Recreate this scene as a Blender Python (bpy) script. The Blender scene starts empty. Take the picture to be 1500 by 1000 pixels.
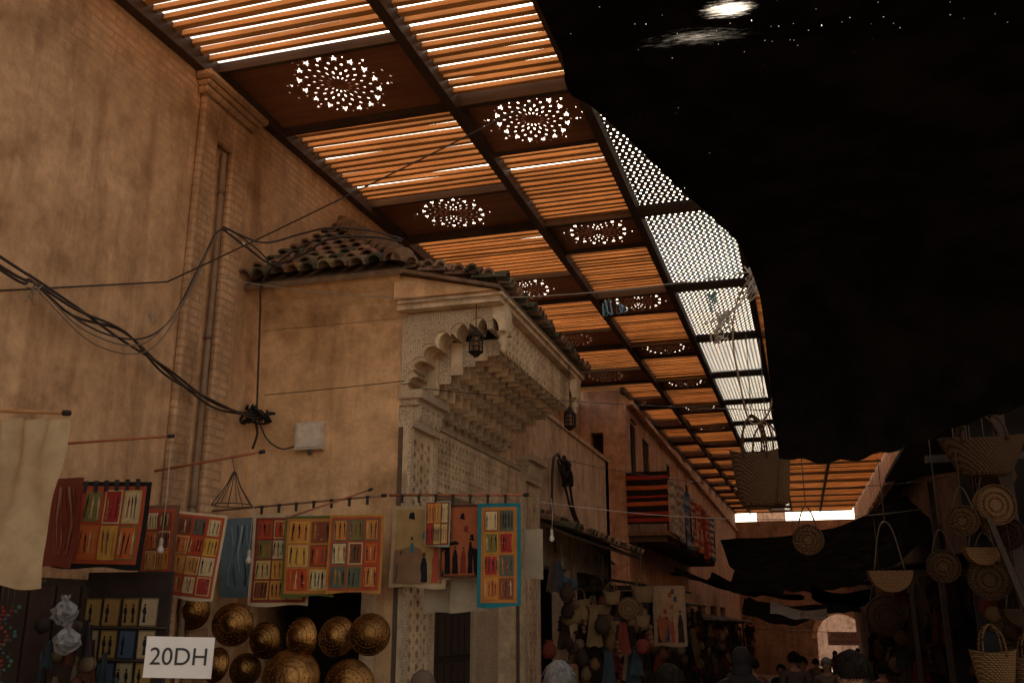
import bpy, math, random, bmesh
from mathutils import Vector, Matrix, noise
random.seed(7)
R=random.random
def U(a,b): return a+(b-a)*R()
scene=bpy.context.scene
COL=bpy.context.collection
# ---------------------------------------------------------------- node helpers
def newmat(name):
    m=bpy.data.materials.new(name); m.use_nodes=True
    nt=m.node_tree; bs=nt.nodes['Principled BSDF']
    return m,nt,bs
def nd(nt,t,**k):
    n=nt.nodes.new(t)
    for a,b in k.items(): setattr(n,a,b)
    return n
def lk(nt,a,b): nt.links.new(a,b)
def ramp(nt,fac,stops):
    r=nt.nodes.new('ShaderNodeValToRGB'); e=r.color_ramp.elements
    e[0].position=stops[0][0]; e[0].color=(*stops[0][1],1)
    e[1].position=stops[-1][0]; e[1].color=(*stops[-1][1],1)
    for p,c in stops[1:-1]:
        x=e.new(p); x.color=(*c,1)
    lk(nt,fac,r.inputs[0]); return r.outputs[0]
def noi(nt,vec,scale,detail=5,rough=.6):
    n=nd(nt,'ShaderNodeTexNoise'); n.inputs['Scale'].default_value=scale
    n.inputs['Detail'].default_value=detail; n.inputs['Roughness'].default_value=rough
    lk(nt,vec,n.inputs['Vector']); return n.outputs['Fac']
def mth(nt,op,a,b=None,c=None,clamp=False):
    n=nd(nt,'ShaderNodeMath',operation=op); n.use_clamp=clamp
    for i,x in enumerate((a,b,c)):
        if x is None: continue
        if isinstance(x,(int,float)): n.inputs[i].default_value=x
        else: lk(nt,x,n.inputs[i])
    return n.outputs[0]
def mixc(nt,fac,a,b,mode='MIX'):
    n=nd(nt,'ShaderNodeMix',data_type='RGBA',blend_type=mode)
    for s,x in ((0,fac),(6,a),(7,b)):
        if isinstance(x,(int,float)): n.inputs[s].default_value=x
        elif isinstance(x,tuple): n.inputs[s].default_value=(*x,1)
        else: lk(nt,x,n.inputs[s])
    return n.outputs[2]
def coords(nt,scale=None):
    t=nd(nt,'ShaderNodeTexCoord').outputs['Object']
    if scale:
        m=nd(nt,'ShaderNodeMapping'); m.inputs['Scale'].default_value=scale
        lk(nt,t,m.inputs['Vector']); return m.outputs[0]
    return t
def bump(nt,bs,h,strength=.3,dist=.02):
    b=nd(nt,'ShaderNodeBump'); b.inputs['Strength'].default_value=strength; b.inputs['Distance'].default_value=dist
    lk(nt,h,b.inputs['Height']); lk(nt,b.outputs[0],bs.inputs['Normal'])

def plaster(name,c1,c2,axis='X',brick=0.0,bz=99.0,dark=.55,bs_=.6):
    m,nt,bs=newmat(name)
    o=coords(nt); sep=nd(nt,'ShaderNodeSeparateXYZ'); lk(nt,o,sep.inputs[0])
    cmb=nd(nt,'ShaderNodeCombineXYZ'); lk(nt,sep.outputs[1 if axis=='X' else 0],cmb.inputs[0]); lk(nt,sep.outputs[2],cmb.inputs[1])
    n1=noi(nt,o,.8,6,.65); n2=noi(nt,o,4.3,9,.72); n3=noi(nt,o,38,5,.65); n4=noi(nt,o,1.7,4,.6)
    st=noi(nt,coords(nt,(2.2,2.2,.35)),1.5,6,.65)
    c=ramp(nt,n1,[(.34,c2),(.5,tuple((a+b)/2 for a,b in zip(c1,c2))),(.64,c1)])
    v=ramp(nt,n2,[(.3,(dark,dark*.93,dark*.86)),(.6,(1,1,1))])
    c=mixc(nt,.85,c,v,'MULTIPLY')
    c=mixc(nt,.55,c,ramp(nt,st,[(.34,(.45,.39,.34)),(.52,(1,1,1))]),'MULTIPLY')
    c=mixc(nt,.7,c,ramp(nt,n4,[(.30,(.5,.45,.41)),(.46,(1,1,1))]),'MULTIPLY')
    br=nd(nt,'ShaderNodeTexBrick'); lk(nt,cmb.outputs[0],br.inputs['Vector'])
    br.inputs['Scale'].default_value=1; br.inputs['Brick Width'].default_value=.27; br.inputs['Row Height'].default_value=.075
    br.inputs['Mortar Size'].default_value=.014; br.inputs['Mortar Smooth'].default_value=.4
    hgt=mth(nt,'ADD',mth(nt,'MULTIPLY',n2,.9),mth(nt,'MULTIPLY',n3,.22))
    hb=mth(nt,'SUBTRACT',1.0,br.outputs['Fac'])
    if brick>0: mask=mth(nt,'MULTIPLY',mth(nt,'MULTIPLY_ADD',n2,2.6,-.6,clamp=True),brick)
    else:
        zz=mth(nt,'ADD',sep.outputs[2],mth(nt,'MULTIPLY',n1,2.6))
        mask=mth(nt,'MULTIPLY',mth(nt,'SUBTRACT',zz,bz+1.3,clamp=True),mth(nt,'MULTIPLY_ADD',n2,3,-.9,clamp=True),clamp=True)
    h=mth(nt,'ADD',hgt,mth(nt,'MULTIPLY',mth(nt,'MULTIPLY',hb,mask),.9))
    dk=mixc(nt,mth(nt,'MULTIPLY',mth(nt,'MULTIPLY',br.outputs['Fac'],mask),.5),c,tuple(x*.45 for x in c2))
    lk(nt,dk,bs.inputs['Base Color']); bs.inputs['Roughness'].default_value=.92
    bs.inputs['Specular IOR Level'].default_value=.12
    bump(nt,bs,h,bs_,.03); return m

def attrmat(name,rough=.8,metal=0,bscale=60,bstr=.2,var=.35,spec=.3,trans=0):
    m,nt,bs=newmat(name); o=coords(nt)
    a=nd(nt,'ShaderNodeAttribute',attribute_name='Col').outputs['Color']
    n=noi(nt,o,9,6,.65)
    v=ramp(nt,n,[(.3,(1-var,)*3),(.65,(1,1,1))])
    lk(nt,mixc(nt,1.0,a,v,'MULTIPLY'),bs.inputs['Base Color'])
    bs.inputs['Roughness'].default_value=rough; bs.inputs['Metallic'].default_value=metal
    bs.inputs['Specular IOR Level'].default_value=spec
    if trans: bs.inputs['Transmission Weight'].default_value=trans
    bump(nt,bs,noi(nt,o,bscale,4),bstr,.01); return m
def wickermat():
    m,nt,bs=newmat('woven_straw'); o=coords(nt)
    a=nd(nt,'ShaderNodeAttribute',attribute_name='Col').outputs['Color']
    w=nd(nt,'ShaderNodeTexWave',wave_type='BANDS',bands_direction='Z'); lk(nt,o,w.inputs['Vector'])
    w.inputs['Scale'].default_value=20; w.inputs['Distortion'].default_value=1.5; w.inputs['Detail Scale'].default_value=6
    w2=nd(nt,'ShaderNodeTexWave',wave_type='BANDS',bands_direction='DIAGONAL'); lk(nt,o,w2.inputs['Vector'])
    w2.inputs['Scale'].default_value=24; w2.inputs['Distortion'].default_value=1
    h=mth(nt,'MULTIPLY',w.outputs['Fac'],w2.outputs['Fac'])
    v=ramp(nt,h,[(.0,(.3,.27,.22)),(.6,(1,1,1))])
    lk(nt,mixc(nt,1.0,a,v,'MULTIPLY'),bs.inputs['Base Color']); bs.inputs['Roughness'].default_value=.85; bs.inputs['Specular IOR Level'].default_value=.2
    bump(nt,bs,h,.7,.01); return m
def woodmat(name,c1,c2,axis=0,rough=.65,scale=1):
    m,nt,bs=newmat(name)
    sc=[14,14,14]; sc[axis]=1.2
    o=coords(nt,tuple(x*scale for x in sc)); n=noi(nt,o,1.5,6,.65)
    o2=coords(nt); n2=noi(nt,o2,1.3,3)
    c=ramp(nt,n,[(.3,c2),(.7,c1)])
    c=mixc(nt,.6,c,ramp(nt,n2,[(.3,(.55,.5,.45)),(.7,(1,1,1))]),'MULTIPLY')
    lk(nt,c,bs.inputs['Base Color']); bs.inputs['Roughness'].default_value=rough; bs.inputs['Specular IOR Level'].default_value=.25
    bump(nt,bs,n,.25,.01); return m
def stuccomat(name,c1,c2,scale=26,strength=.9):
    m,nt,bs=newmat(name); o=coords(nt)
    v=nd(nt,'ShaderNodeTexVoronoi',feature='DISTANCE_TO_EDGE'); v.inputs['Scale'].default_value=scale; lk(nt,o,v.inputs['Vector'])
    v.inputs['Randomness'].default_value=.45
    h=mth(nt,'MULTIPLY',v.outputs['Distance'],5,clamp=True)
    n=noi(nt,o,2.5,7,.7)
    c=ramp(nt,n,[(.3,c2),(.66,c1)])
    c=mixc(nt,ramp(nt,h,[(.1,(.6,.6,.6)),(.5,(0,0,0))]),c,tuple(x*.4 for x in c2))  # shade in the carved crevices put into the colour as a darker tone
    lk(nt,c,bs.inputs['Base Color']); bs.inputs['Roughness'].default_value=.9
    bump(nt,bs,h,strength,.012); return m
def netmat(name,holes=True):
    m,nt,bs=newmat(name); o=coords(nt); nt.nodes.remove(bs)
    n=noi(nt,o,3,4); df=nd(nt,'ShaderNodeBsdfDiffuse'); out=nt.nodes['Material Output']
    lk(nt,ramp(nt,n,[(.35,(.004,.0035,.003)),(.7,(.011,.009,.008))]),df.inputs['Color'])
    bump(nt,df,noi(nt,coords(nt,(120,25,60)),1,2),.3,.01)
    lk(nt,df.outputs[0],out.inputs[0])
    if holes:
        tr=nd(nt,'ShaderNodeBsdfTransparent'); mx=nd(nt,'ShaderNodeMixShader')
        def pin(sc,scale,thr,dens,amt):
            v=nd(nt,'ShaderNodeTexVoronoi',feature='F1'); v.inputs['Scale'].default_value=scale
            lk(nt,coords(nt,sc),v.inputs['Vector'])
            s=nd(nt,'ShaderNodeSeparateColor'); lk(nt,v.outputs['Color'],s.inputs[0])
            k=mth(nt,'MULTIPLY',mth(nt,'LESS_THAN',v.outputs['Distance'],thr),mth(nt,'LESS_THAN',s.outputs[0],dens))
            return mth(nt,'MULTIPLY',k,mth(nt,'MULTIPLY',s.outputs[1],amt))
        a=pin((1,.3,.4),34,.065,.11,.20); b=pin((1,1,1),80,.16,.035,.10)
        sep=nd(nt,'ShaderNodeSeparateXYZ'); lk(nt,o,sep.inputs[0])
        def patch(cx,cy,sx,sy,off,pw,amt):
            dx=mth(nt,'MULTIPLY',mth(nt,'ADD',sep.outputs[0],-cx),sx); dy=mth(nt,'MULTIPLY',mth(nt,'ADD',sep.outputs[1],-cy),sy)
            rr=mth(nt,'SQRT',mth(nt,'ADD',mth(nt,'MULTIPLY',dx,dx),mth(nt,'MULTIPLY',dy,dy)))
            wn=noi(nt,coords(nt,(5,34,5)),2.6,8,.8)
            soft=mth(nt,'SUBTRACT',off,mth(nt,'ADD',rr,mth(nt,'MULTIPLY',wn,1.7)),clamp=True)
            return mth(nt,'MULTIPLY',mth(nt,'POWER',soft,pw),amt)
        wm=mth(nt,'MAXIMUM',patch(-.10,2.94,7,13,1.50,2.2,1.0),patch(-.22,3.08,2.2,8,1.25,2.6,.20))
        k=mth(nt,'MAXIMUM',mth(nt,'MAXIMUM',a,b),wm)
        lk(nt,k,mx.inputs[0]); lk(nt,df.outputs[0],mx.inputs[1]); lk(nt,tr.outputs[0],mx.inputs[2]); lk(nt,mx.outputs[0],out.inputs[0])
    return m
M={}
M['wallL']=plaster('plaster_side_wall',(.78,.495,.28),(.57,.345,.185),'X',bz=5.75)
M['wallB']=plaster('plaster_block_wall',(.86,.545,.29),(.66,.40,.20),'Y',bz=30)
M['wallM']=plaster('plaster_low_wall',(.92,.73,.53),(.74,.56,.39),'X',bz=30)
M['wallF']=plaster('plaster_pink_wall',(.84,.56,.39),(.66,.41,.28),'X',bz=30)
M['wallFy']=plaster('plaster_pink_face',(.88,.59,.42),(.70,.43,.30),'Y',bz=30)
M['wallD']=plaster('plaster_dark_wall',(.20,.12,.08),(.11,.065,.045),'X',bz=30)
M['brick']=plaster('brick_pilaster',(.73,.465,.27),(.50,.305,.17),'X',brick=1)
M['brickY']=plaster('brick_end_wall',(.50,.33,.25),(.32,.20,.15),'Y',brick=1)
M['slat']=woodmat('slat_wood',(.84,.45,.17),(.62,.30,.10),0)
M['beam']=woodmat('dark_beam_wood',(.10,.062,.04),(.05,.03,.02),1)
M['beamX']=woodmat('cross_beam_wood',(.11,.068,.043),(.06,.036,.022),0)
M['ply']=woodmat('plywood',(.42,.18,.08),(.24,.10,.045),0,.5,.35)
M['lat']=woodmat('lattice_metal',(.20,.20,.21),(.13,.13,.14),0)
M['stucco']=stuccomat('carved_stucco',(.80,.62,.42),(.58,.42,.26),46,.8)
M['plain']=plaster('aged_cream_plaster',(.88,.68,.45),(.66,.48,.30),'X',bz=30,dark=.5,bs_=.45)
M['attr']=attrmat('painted'); M['cloth']=attrmat('cloth',.9,0,220,.25,.25,.1)
M['brass']=attrmat('hammered_brass',.36,1,38,.7,.65,.5); M['wick']=wickermat()
M['cable']=attrmat('cable_rubber',.6,0,60,.1,.2); M['tile']=attrmat('clay_tile',.9,0,30,.5,.5,.1)
M['skin']=attrmat('skin',.55,0,120,.08,.15); M['plastic']=attrmat('thin_plastic',.25,0,25,.8,.15,.5,.35)
M['net']=netmat('black_shade_net'); M['net2']=netmat('black_awning_cloth',False)
# thin cloth that lets daylight through (banner)
m,nt_,bs_=newmat('thin_banner_cloth'); nt_.nodes.remove(bs_)
d_=nd(nt_,'ShaderNodeBsdfDiffuse'); t_=nd(nt_,'ShaderNodeBsdfTranslucent'); x_=nd(nt_,'ShaderNodeMixShader')
c_=ramp(nt_,noi(nt_,coords(nt_),3,4),[(.3,(.80,.62,.56)),(.7,(.92,.78,.72))])
lk(nt_,c_,d_.inputs['Color']); lk(nt_,c_,t_.inputs['Color']); x_.inputs[0].default_value=.5
lk(nt_,d_.outputs[0],x_.inputs[1]); lk(nt_,t_.outputs[0],x_.inputs[2]); lk(nt_,x_.outputs[0],nt_.nodes['Material Output'].inputs[0]); M['thin']=m
# ---------------------------------------------------------------- mesh helpers
class MB:
    def __init__(s): s.v=[];s.f=[];s.c=[];s.m=[];s.s=[]
    def add(s,vs,fs,col=(.5,.5,.5),mat=0,smooth=False):
        b=len(s.v); s.v+= [tuple(x) for x in vs]
        for f in fs: s.f.append([i+b for i in f]); s.c.append(col); s.m.append(mat); s.s.append(smooth)
    def box(s,x0,x1,y0,y1,z0,z1,col=(.5,.5,.5),mat=0):
        vs=[(x,y,z) for x in (x0,x1) for y in (y0,y1) for z in (z0,z1)]
        s.add(vs,[(0,1,3,2),(4,6,7,5),(0,4,5,1),(2,3,7,6),(0,2,6,4),(1,5,7,3)],col,mat)
    def obox(s,c,a,b,n,col=(.5,.5,.5),mat=0):
        c,a,b,n=map(Vector,(c,a,b,n))
        vs=[c+i*a+j*b+k*n for i in (-1,1) for j in (-1,1) for k in (-1,1)]
        s.add(vs,[(0,1,3,2),(4,6,7,5),(0,4,5,1),(2,3,7,6),(0,2,6,4),(1,5,7,3)],col,mat)
    def tube(s,pts,r,col=(.1,.1,.1),n=6,mat=0,closed=False):
        pts=[Vector(p) for p in pts]; k=len(pts); vs=[]; fs=[]
        up=Vector((.13,.21,.97))
        for i,p in enumerate(pts):
            a=pts[i-1] if (i>0 or closed) else p; b=pts[(i+1)%k] if (i<k-1 or closed) else p
            d=(b-a); d=d.normalized() if d.length>1e-9 else Vector((0,0,1))
            x=d.cross(up)
            if x.length<.05: x=d.cross(Vector((1,0,0)))
            x.normalize(); y=d.cross(x)
            rr=r(i/(k-1)) if callable(r) else r
            for j in range(n):
                t=2*math.pi*j/n; vs.append(p+x*math.cos(t)*rr+y*math.sin(t)*rr)
        for i in range(k if closed else k-1):
            i2=(i+1)%k
            for j in range(n): fs.append((i*n+j,i*n+(j+1)%n,i2*n+(j+1)%n,i2*n+j))
        if not closed: fs+= [tuple(range(n-1,-1,-1)),tuple((k-1)*n+j for j in range(n))]
        s.add(vs,fs,col,mat,True)
    def lathe(s,prof,mat4=Matrix(),n=16,col=(.5,.5,.5),mat=0,sx=1,sy=1):
        vs=[];fs=[]
        for r,h in prof:
            for j in range(n):
                t=2*math.pi*j/n; vs.append(mat4@Vector((r*sx*math.cos(t),r*sy*math.sin(t),h)))
        for i in range(len(prof)-1):
            for j in range(n): fs.append((i*n+j,i*n+(j+1)%n,(i+1)*n+(j+1)%n,(i+1)*n+j))
        s.add(vs,fs,col,mat,True)
    def ball(s,c,r,col,n=10,mat=0,sz=1):
        prof=[(max(1e-4,math.sin(math.pi*i/7))*r,-math.cos(math.pi*i/7)*r*sz) for i in range(8)]
        s.lathe(prof,Matrix.Translation(c),n,col,mat)
    def mesh(s,name):
        me=bpy.data.meshes.new(name); me.from_pydata(s.v,[],s.f)
        at=me.attributes.new('Col','FLOAT_COLOR','FACE')
        at.data.foreach_set('color',[x for c in s.c for x in (c[0],c[1],c[2],1)])
        me.polygons.foreach_set('material_index',s.m); me.polygons.foreach_set('use_smooth',s.s)
        me.update(); return me
def link(o): COL.objects.link(o); return o
def tag(o,label,cat,group=None,kind=None):
    o["label"]=label; o["category"]=cat
    if group: o["group"]=group
    if kind: o["kind"]=kind
    return o
def thing(name,loc,label,cat,group=None):
    e=bpy.data.objects.new(name,None); e.empty_display_size=.1; e.location=loc; link(e); return tag(e,label,cat,group)
def mobj(name,me,mats,parent=None,local=False):
    if isinstance(me,MB): me=me.mesh(name)
    if len(me.materials)==0:
        for m in (mats if isinstance(mats,(list,tuple)) else [mats]): me.materials.append(m)
    o=bpy.data.objects.new(name,me); link(o)
    if parent:
        o.parent=parent
        if not local: o.matrix_parent_inverse=Matrix.Translation(-Vector(parent.location))
    return o
def boxpart(name,args,mat,parent):
    b=MB(); b.box(*args); return mobj(name,b,mat,parent)
def panel2d(outer,holes,th,O,Ux,Vx):
    cu=bpy.data.curves.new('c','CURVE'); cu.dimensions='2D'; cu.fill_mode='BOTH'; cu.extrude=th/2
    for L in [outer]+holes:
        sp=cu.splines.new('POLY'); sp.points.add(len(L)-1); sp.use_cyclic_u=True
        for p,q in zip(sp.points,L): p.co=(q[0],q[1],0,1)
    ob=bpy.data.objects.new('c',cu); me=bpy.data.meshes.new_from_object(ob)
    bpy.data.objects.remove(ob); bpy.data.curves.remove(cu)
    Ux=Vector(Ux);Vx=Vector(Vx);Nx=Ux.cross(Vx);O=Vector(O)
    for v in me.vertices:
        c=v.co; v.co=O+Ux*c.x+Vx*c.y+Nx*c.z
    for p in me.polygons: p.use_smooth=False
    me.materials.clear()
    return me
def rect(x0,x1,y0,y1): return [(x0,y0),(x1,y0),(x1,y1),(x0,y1)]
def spline(pts,n=8):
    P=[Vector(p) for p in pts]; P=[P[0]*2-P[1]]+P+[P[-1]*2-P[-2]]; out=[]
    for i in range(1,len(P)-2):
        for k in range(n):
            t=k/n; a,b,c,d=P[i-1:i+3]
            out.append(.5*((2*b)+(c-a)*t+(2*a-5*b+4*c-d)*t*t+(3*b-a-3*c+d)*t**3))
    out.append(P[-2]); return out
def at(L,t):
    f=t*(len(L)-1); i=min(int(f),len(L)-2); return L[i].lerp(L[i+1],f-i)
def sag(a,b,s,n=16):
    a=Vector(a);b=Vector(b); return [a.lerp(b,i/n)-Vector((0,0,4*s*(i/n)*(1-i/n))) for i in range(n+1)]
# ---------------------------------------------------------------- camera, light, world
cd=bpy.data.cameras.new('camera'); cam=bpy.data.objects.new('camera',cd); link(cam)
cam.location=(0,0,2); cam.rotation_euler=(math.radians(106),0,math.radians(16.6)); cd.lens=33.6; cd.sensor_width=36
cd.clip_end=2000; scene.camera=cam
sd=Vector((-.035,.893,.609)).normalized(); el=math.asin(sd.z); az=math.atan2(sd.x,sd.y)
ld=bpy.data.lights.new('sun','SUN'); ld.energy=5; ld.angle=math.radians(.5); ld.color=(1,.85,.66)
lo=bpy.data.objects.new('sun',ld); link(lo); lo.rotation_euler=sd.to_track_quat('Z','Y').to_euler(); lo.location=(0,20,30)
w=bpy.data.worlds.new('World'); scene.world=w; w.use_nodes=True; nt=w.node_tree
sk=nt.nodes.new('ShaderNodeTexSky'); sk.sky_type='NISHITA'; sk.sun_disc=False; sk.sun_elevation=el; sk.sun_rotation=az
sk.dust_density=4; sk.air_density=1
hs=nt.nodes.new('ShaderNodeHueSaturation'); hs.inputs['Saturation'].default_value=.45
nt.links.new(sk.outputs[0],hs.inputs['Color'])
wc=mixc(nt,1.0,hs.outputs[0],(1.0,.88,.72),'MULTIPLY')
nt.links.new(wc,nt.nodes['Background'].inputs[0]); nt.nodes['Background'].inputs[1].default_value=.29
scene.view_settings.view_transform='Standard'; scene.view_settings.look='None'; scene.view_settings.exposure=0
# ---------------------------------------------------------------- ground
def gz(y): return 0 if y<11 else (-.058*(y-11) if y<28 else max(-1.5,-.986-.01*(y-28)))
g=MB(); ys=[-200,-20,0,5,11,15,20,28,40,50,60,70,120,400]; xs=[-200,-8,-4,-2,0,2,4,8,200]
g.add([(x,y,gz(y)) for y in ys for x in xs],[(j*9+i,j*9+i+1,(j+1)*9+i+1,(j+1)*9+i) for j in range(len(ys)-1) for i in range(8)])
m,nt2,bs=newmat('paving'); o=coords(nt2)
br=nd(nt2,'ShaderNodeTexBrick'); lk(nt2,o,br.inputs['Vector']); br.inputs['Scale'].default_value=1
br.inputs['Brick Width'].default_value=.3; br.inputs['Row Height'].default_value=.15; br.inputs['Mortar Size'].default_value=.01
br.inputs['Color1'].default_value=(.42,.29,.19,1); br.inputs['Color2'].default_value=(.32,.21,.14,1); br.inputs['Mortar'].default_value=(.12,.09,.07,1)
lk(nt2,mixc(nt2,.6,br.outputs['Color'],ramp(nt2,noi(nt2,o,1.2),[(.3,(.6,.6,.6)),(.7,(1,1,1))]),'MULTIPLY'),bs.inputs['Base Color'])
bs.inputs['Roughness'].default_value=.85
go=mobj('ground',g,m); go["kind"]="structure"; go["label"]="paved alley floor of small brown bricks"; go["category"]="ground"
# ---------------------------------------------------------------- left side wall
t=thing('plaster_wall',(-5,5,0),"tall tan plaster wall with worn brick courses and drain pipe","wall")
b=MB(); b.box(-5.5,-5,-1,23,-.8,7.05); mobj('wall',b,M['wallL'],t)
b=MB()
b.box(-5,-4.93,6.70,6.95,-.2,6.62); b.box(-5,-4.93,7.20,7.46,-.2,6.62); b.box(-5,-4.93,6.95,7.20,6.25,6.62)
b.box(-5,-4.89,6.65,7.52,6.62,6.69); b.box(-5,-4.86,6.63,7.56,6.69,6.74); b.box(-5,-4.83,6.60,7.62,6.74,6.82)
o=mobj('pilaster',b,M['brick'],t); bv=o.modifiers.new('b','BEVEL'); bv.width=.02
b=MB(); b.tube(spline([(-4.95,7.09,.3),(-4.945,7.075,2),(-4.95,7.08,3),(-4.955,7.10,4.6),(-4.95,7.085,5.6),(-4.96,7.09,6.2)],6),.026,(.30,.20,.13),10)
for z in (1.2,2.9,4.4,5.8): b.tube([(-4.95,7.085,z-.02),(-4.95,7.085,z+.02)],.034,(.2,.14,.10),10)
mobj('drain_pipe',b,M['attr'],t)
b=MB(); b.box(-5,-4.95,3.6,6.6,0,2.25,(.04,.025,.018))
for k in range(12): b.box(-4.95,-4.93,3.65+k*.245,3.87+k*.245,.05,2.2,(.05+.02*R(),.03,.02))
mobj('shutter',b,M['attr'],t)
# ---------------------------------------------------------------- portal building
tb=thing('portal_building',(-3.46,10,0),"tan plaster building with carved stucco portal and tiled canopy","building")
me=panel2d(rect(7.97,12.6,-.5,5.0),[rect(8.68,11.76,-.49,3.16)],.3,(-3.61,0,0),(0,1,0),(0,0,1)); mobj('wall',me,M['plain'],tb)
me=panel2d(rect(-5,-3.46,-.5,5.0),[rect(-4.85,-3.62,-.49,2.2)],.3,(0,8.12,0),(1,0,0),(0,0,1))
for v in me.vertices: v.co.y=v.co.y-.003 if v.co.y<8.1 else v.co.y
mobj('wall',me,M['wallB'],tb)
b=MB(); b.box(-5,-3.5,12.3,12.6,-.5,5.0); b.box(-4.99,-3.76,8.27,12.3,4.9,5.0); mobj('wall',b,M['wallM'],tb)
b=MB()
prof=[(0,4.70),(-.02,4.76),(-.06,4.85),(-.13,4.94),(-.22,5.01),(-.24,5.06),(0,5.06)]
for i in range(len(prof)-1):
    (a,z0),(c2,z1)=prof[i],prof[i+1]
    b.add([(-5,7.96+a,z0),(-3.40,7.96+a,z0),(-3.40,7.96+c2,z1),(-5,7.96+c2,z1)],[(0,1,2,3)],smooth=False)
b.add([(-3.4,7.96+a,z) for a,z in prof],[tuple(range(len(prof)))])
mobj('cornice',b,M['wallB'],tb)
# gable filler between canopy slab and canopy tiles
b=MB(); yy0,yy1=7.76,11.2
b.add([(-3.46,yy0,4.822),(-2.47,yy0,4.822),(-3.38,yy0,5.045),(-3.46,yy0,5.045),(-3.46,yy1,4.822),(-2.47,yy1,4.822),(-3.38,yy1,5.045),(-3.46,yy1,5.045)],[(0,1,2,3),(7,6,5,4),(0,4,5,1),(1,5,6,2),(2,6,7,3),(3,7,4,0)])
mobj('gable',b,M['wallB'],tb)
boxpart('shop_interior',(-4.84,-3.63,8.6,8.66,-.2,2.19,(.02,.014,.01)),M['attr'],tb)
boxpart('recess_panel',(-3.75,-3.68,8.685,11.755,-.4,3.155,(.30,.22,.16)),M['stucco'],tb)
b=MB(); b.box(-3.68,-3.63,8.86,10.55,-.3,2.06,(.03,.019,.013))
for k in range(8):
    for j in range(4): b.box(-3.63,-3.615,8.90+k*.205,9.07+k*.205,.1+j*.5,.52+j*.5,(.045,.028,.018))
mobj('door',b,M['attr'],tb)
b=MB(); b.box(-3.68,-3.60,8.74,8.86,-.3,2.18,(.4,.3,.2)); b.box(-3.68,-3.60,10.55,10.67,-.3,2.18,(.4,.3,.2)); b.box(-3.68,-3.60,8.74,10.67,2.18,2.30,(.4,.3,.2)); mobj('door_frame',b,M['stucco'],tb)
def star(cx,cy,r,n=8,k=.5,rot=0): return [(cx+(r if i%2==0 else r*k)*math.cos(math.pi*i/n+rot),cy+(r if i%2==0 else r*k)*math.sin(math.pi*i/n+rot)) for i in range(2*n)]
def ell(cx,cy,a,bb,rot=0,n=8):
    return [(cx+a*math.cos(2*math.pi*i/n)*math.cos(rot)-bb*math.sin(2*math.pi*i/n)*math.sin(rot), cy+a*math.cos(2*math.pi*i/n)*math.sin(rot)+bb*math.sin(2*math.pi*i/n)*math.cos(rot)) for i in range(n)]
for (y0,y1,yc) in ((7.975,8.67,8.32),(11.78,12.5,12.12)):
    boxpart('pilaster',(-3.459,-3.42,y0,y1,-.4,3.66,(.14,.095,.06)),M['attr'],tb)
    hl=[]
    for j in range(30):
        cy=.35+j*.11
        for q in (-.17,0,.17):
            hl.append(star(yc+q,cy,.040 if q else .048,8,.55))
            if q<.1 and j<29: hl.append(ell(yc+q+.085,cy+.055,.020,.020,0,4))
    me=panel2d(rect(y0,y1,-.4,3.66),hl,.05,(-3.39,0,0),(0,1,0),(0,0,1)); mobj('pilaster_carving',me,M['plain'],tb)
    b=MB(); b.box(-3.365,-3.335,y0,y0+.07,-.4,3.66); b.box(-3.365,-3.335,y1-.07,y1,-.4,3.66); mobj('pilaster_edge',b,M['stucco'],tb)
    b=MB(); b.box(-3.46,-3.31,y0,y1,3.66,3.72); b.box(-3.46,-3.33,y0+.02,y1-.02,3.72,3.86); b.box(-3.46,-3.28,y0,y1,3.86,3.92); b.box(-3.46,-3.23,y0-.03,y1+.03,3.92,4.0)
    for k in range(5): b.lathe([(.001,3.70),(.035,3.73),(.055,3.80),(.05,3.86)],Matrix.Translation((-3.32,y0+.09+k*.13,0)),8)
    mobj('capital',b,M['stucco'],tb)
hl=[]
for i in range(28):
    for j in range(5):
        cx=8.76+i*.108; cy=3.255+j*.112
        if cx<11.74: hl.append(star(cx,cy,.034,8,.6))
        if cx<11.64 and j<4:
            hl.append(ell(cx+.054,cy+.056,.016,.016,0,4))
            hl.append(ell(cx+.054,cy,.006,.016,0,6)); hl.append(ell(cx,cy+.056,.016,.006,0,6))
me=panel2d(rect(8.68,11.78,3.18,3.78),hl,.03,(-3.425,0,0),(0,1,0),(0,0,1)); mobj('frieze',me,M['plain'],tb)
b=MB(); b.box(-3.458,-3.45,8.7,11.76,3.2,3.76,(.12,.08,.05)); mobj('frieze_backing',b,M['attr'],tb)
b=MB(); b.box(-3.46,-3.40,8.66,11.80,3.10,3.175,(.26,.17,.10)); mobj('lintel',b,M['attr'],tb)
b=MB(); b.box(-3.46,-3.39,8.66,11.80,3.785,3.835,(.5,.38,.25)); mobj('moulding',b,M['attr'],tb)
def scallop(y0,y1,n,ztop,zb,r):
    p=(y1-y0)/n; low=[]
    for i in range(n):
        a=y0+i*p; low.append((a,zb))
        for k in range(9):
            t=math.pi*(1-k/8); low.append((a+p/2+(p/2-.02)*math.cos(t), zb+.012+r*(max(0,math.sin(t))**.75)))
    low.append((y1,zb))
    return [(y0,ztop)]+low+[(y1,ztop)]
YB=10.87
tiers=[(-2.64,4.34,.10,11),(-2.76,4.30,.11,12),(-2.88,4.25,.12,11),(-3.00,4.18,.12,12),(-3.12,4.10,.12,11),(-3.24,4.00,.12,12),(-3.36,3.89,.10,11)]
for i,(x,zb,r,n) in enumerate(tiers):
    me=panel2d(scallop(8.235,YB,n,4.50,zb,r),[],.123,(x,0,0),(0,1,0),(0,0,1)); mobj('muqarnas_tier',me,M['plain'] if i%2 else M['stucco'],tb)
hl=[]
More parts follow.
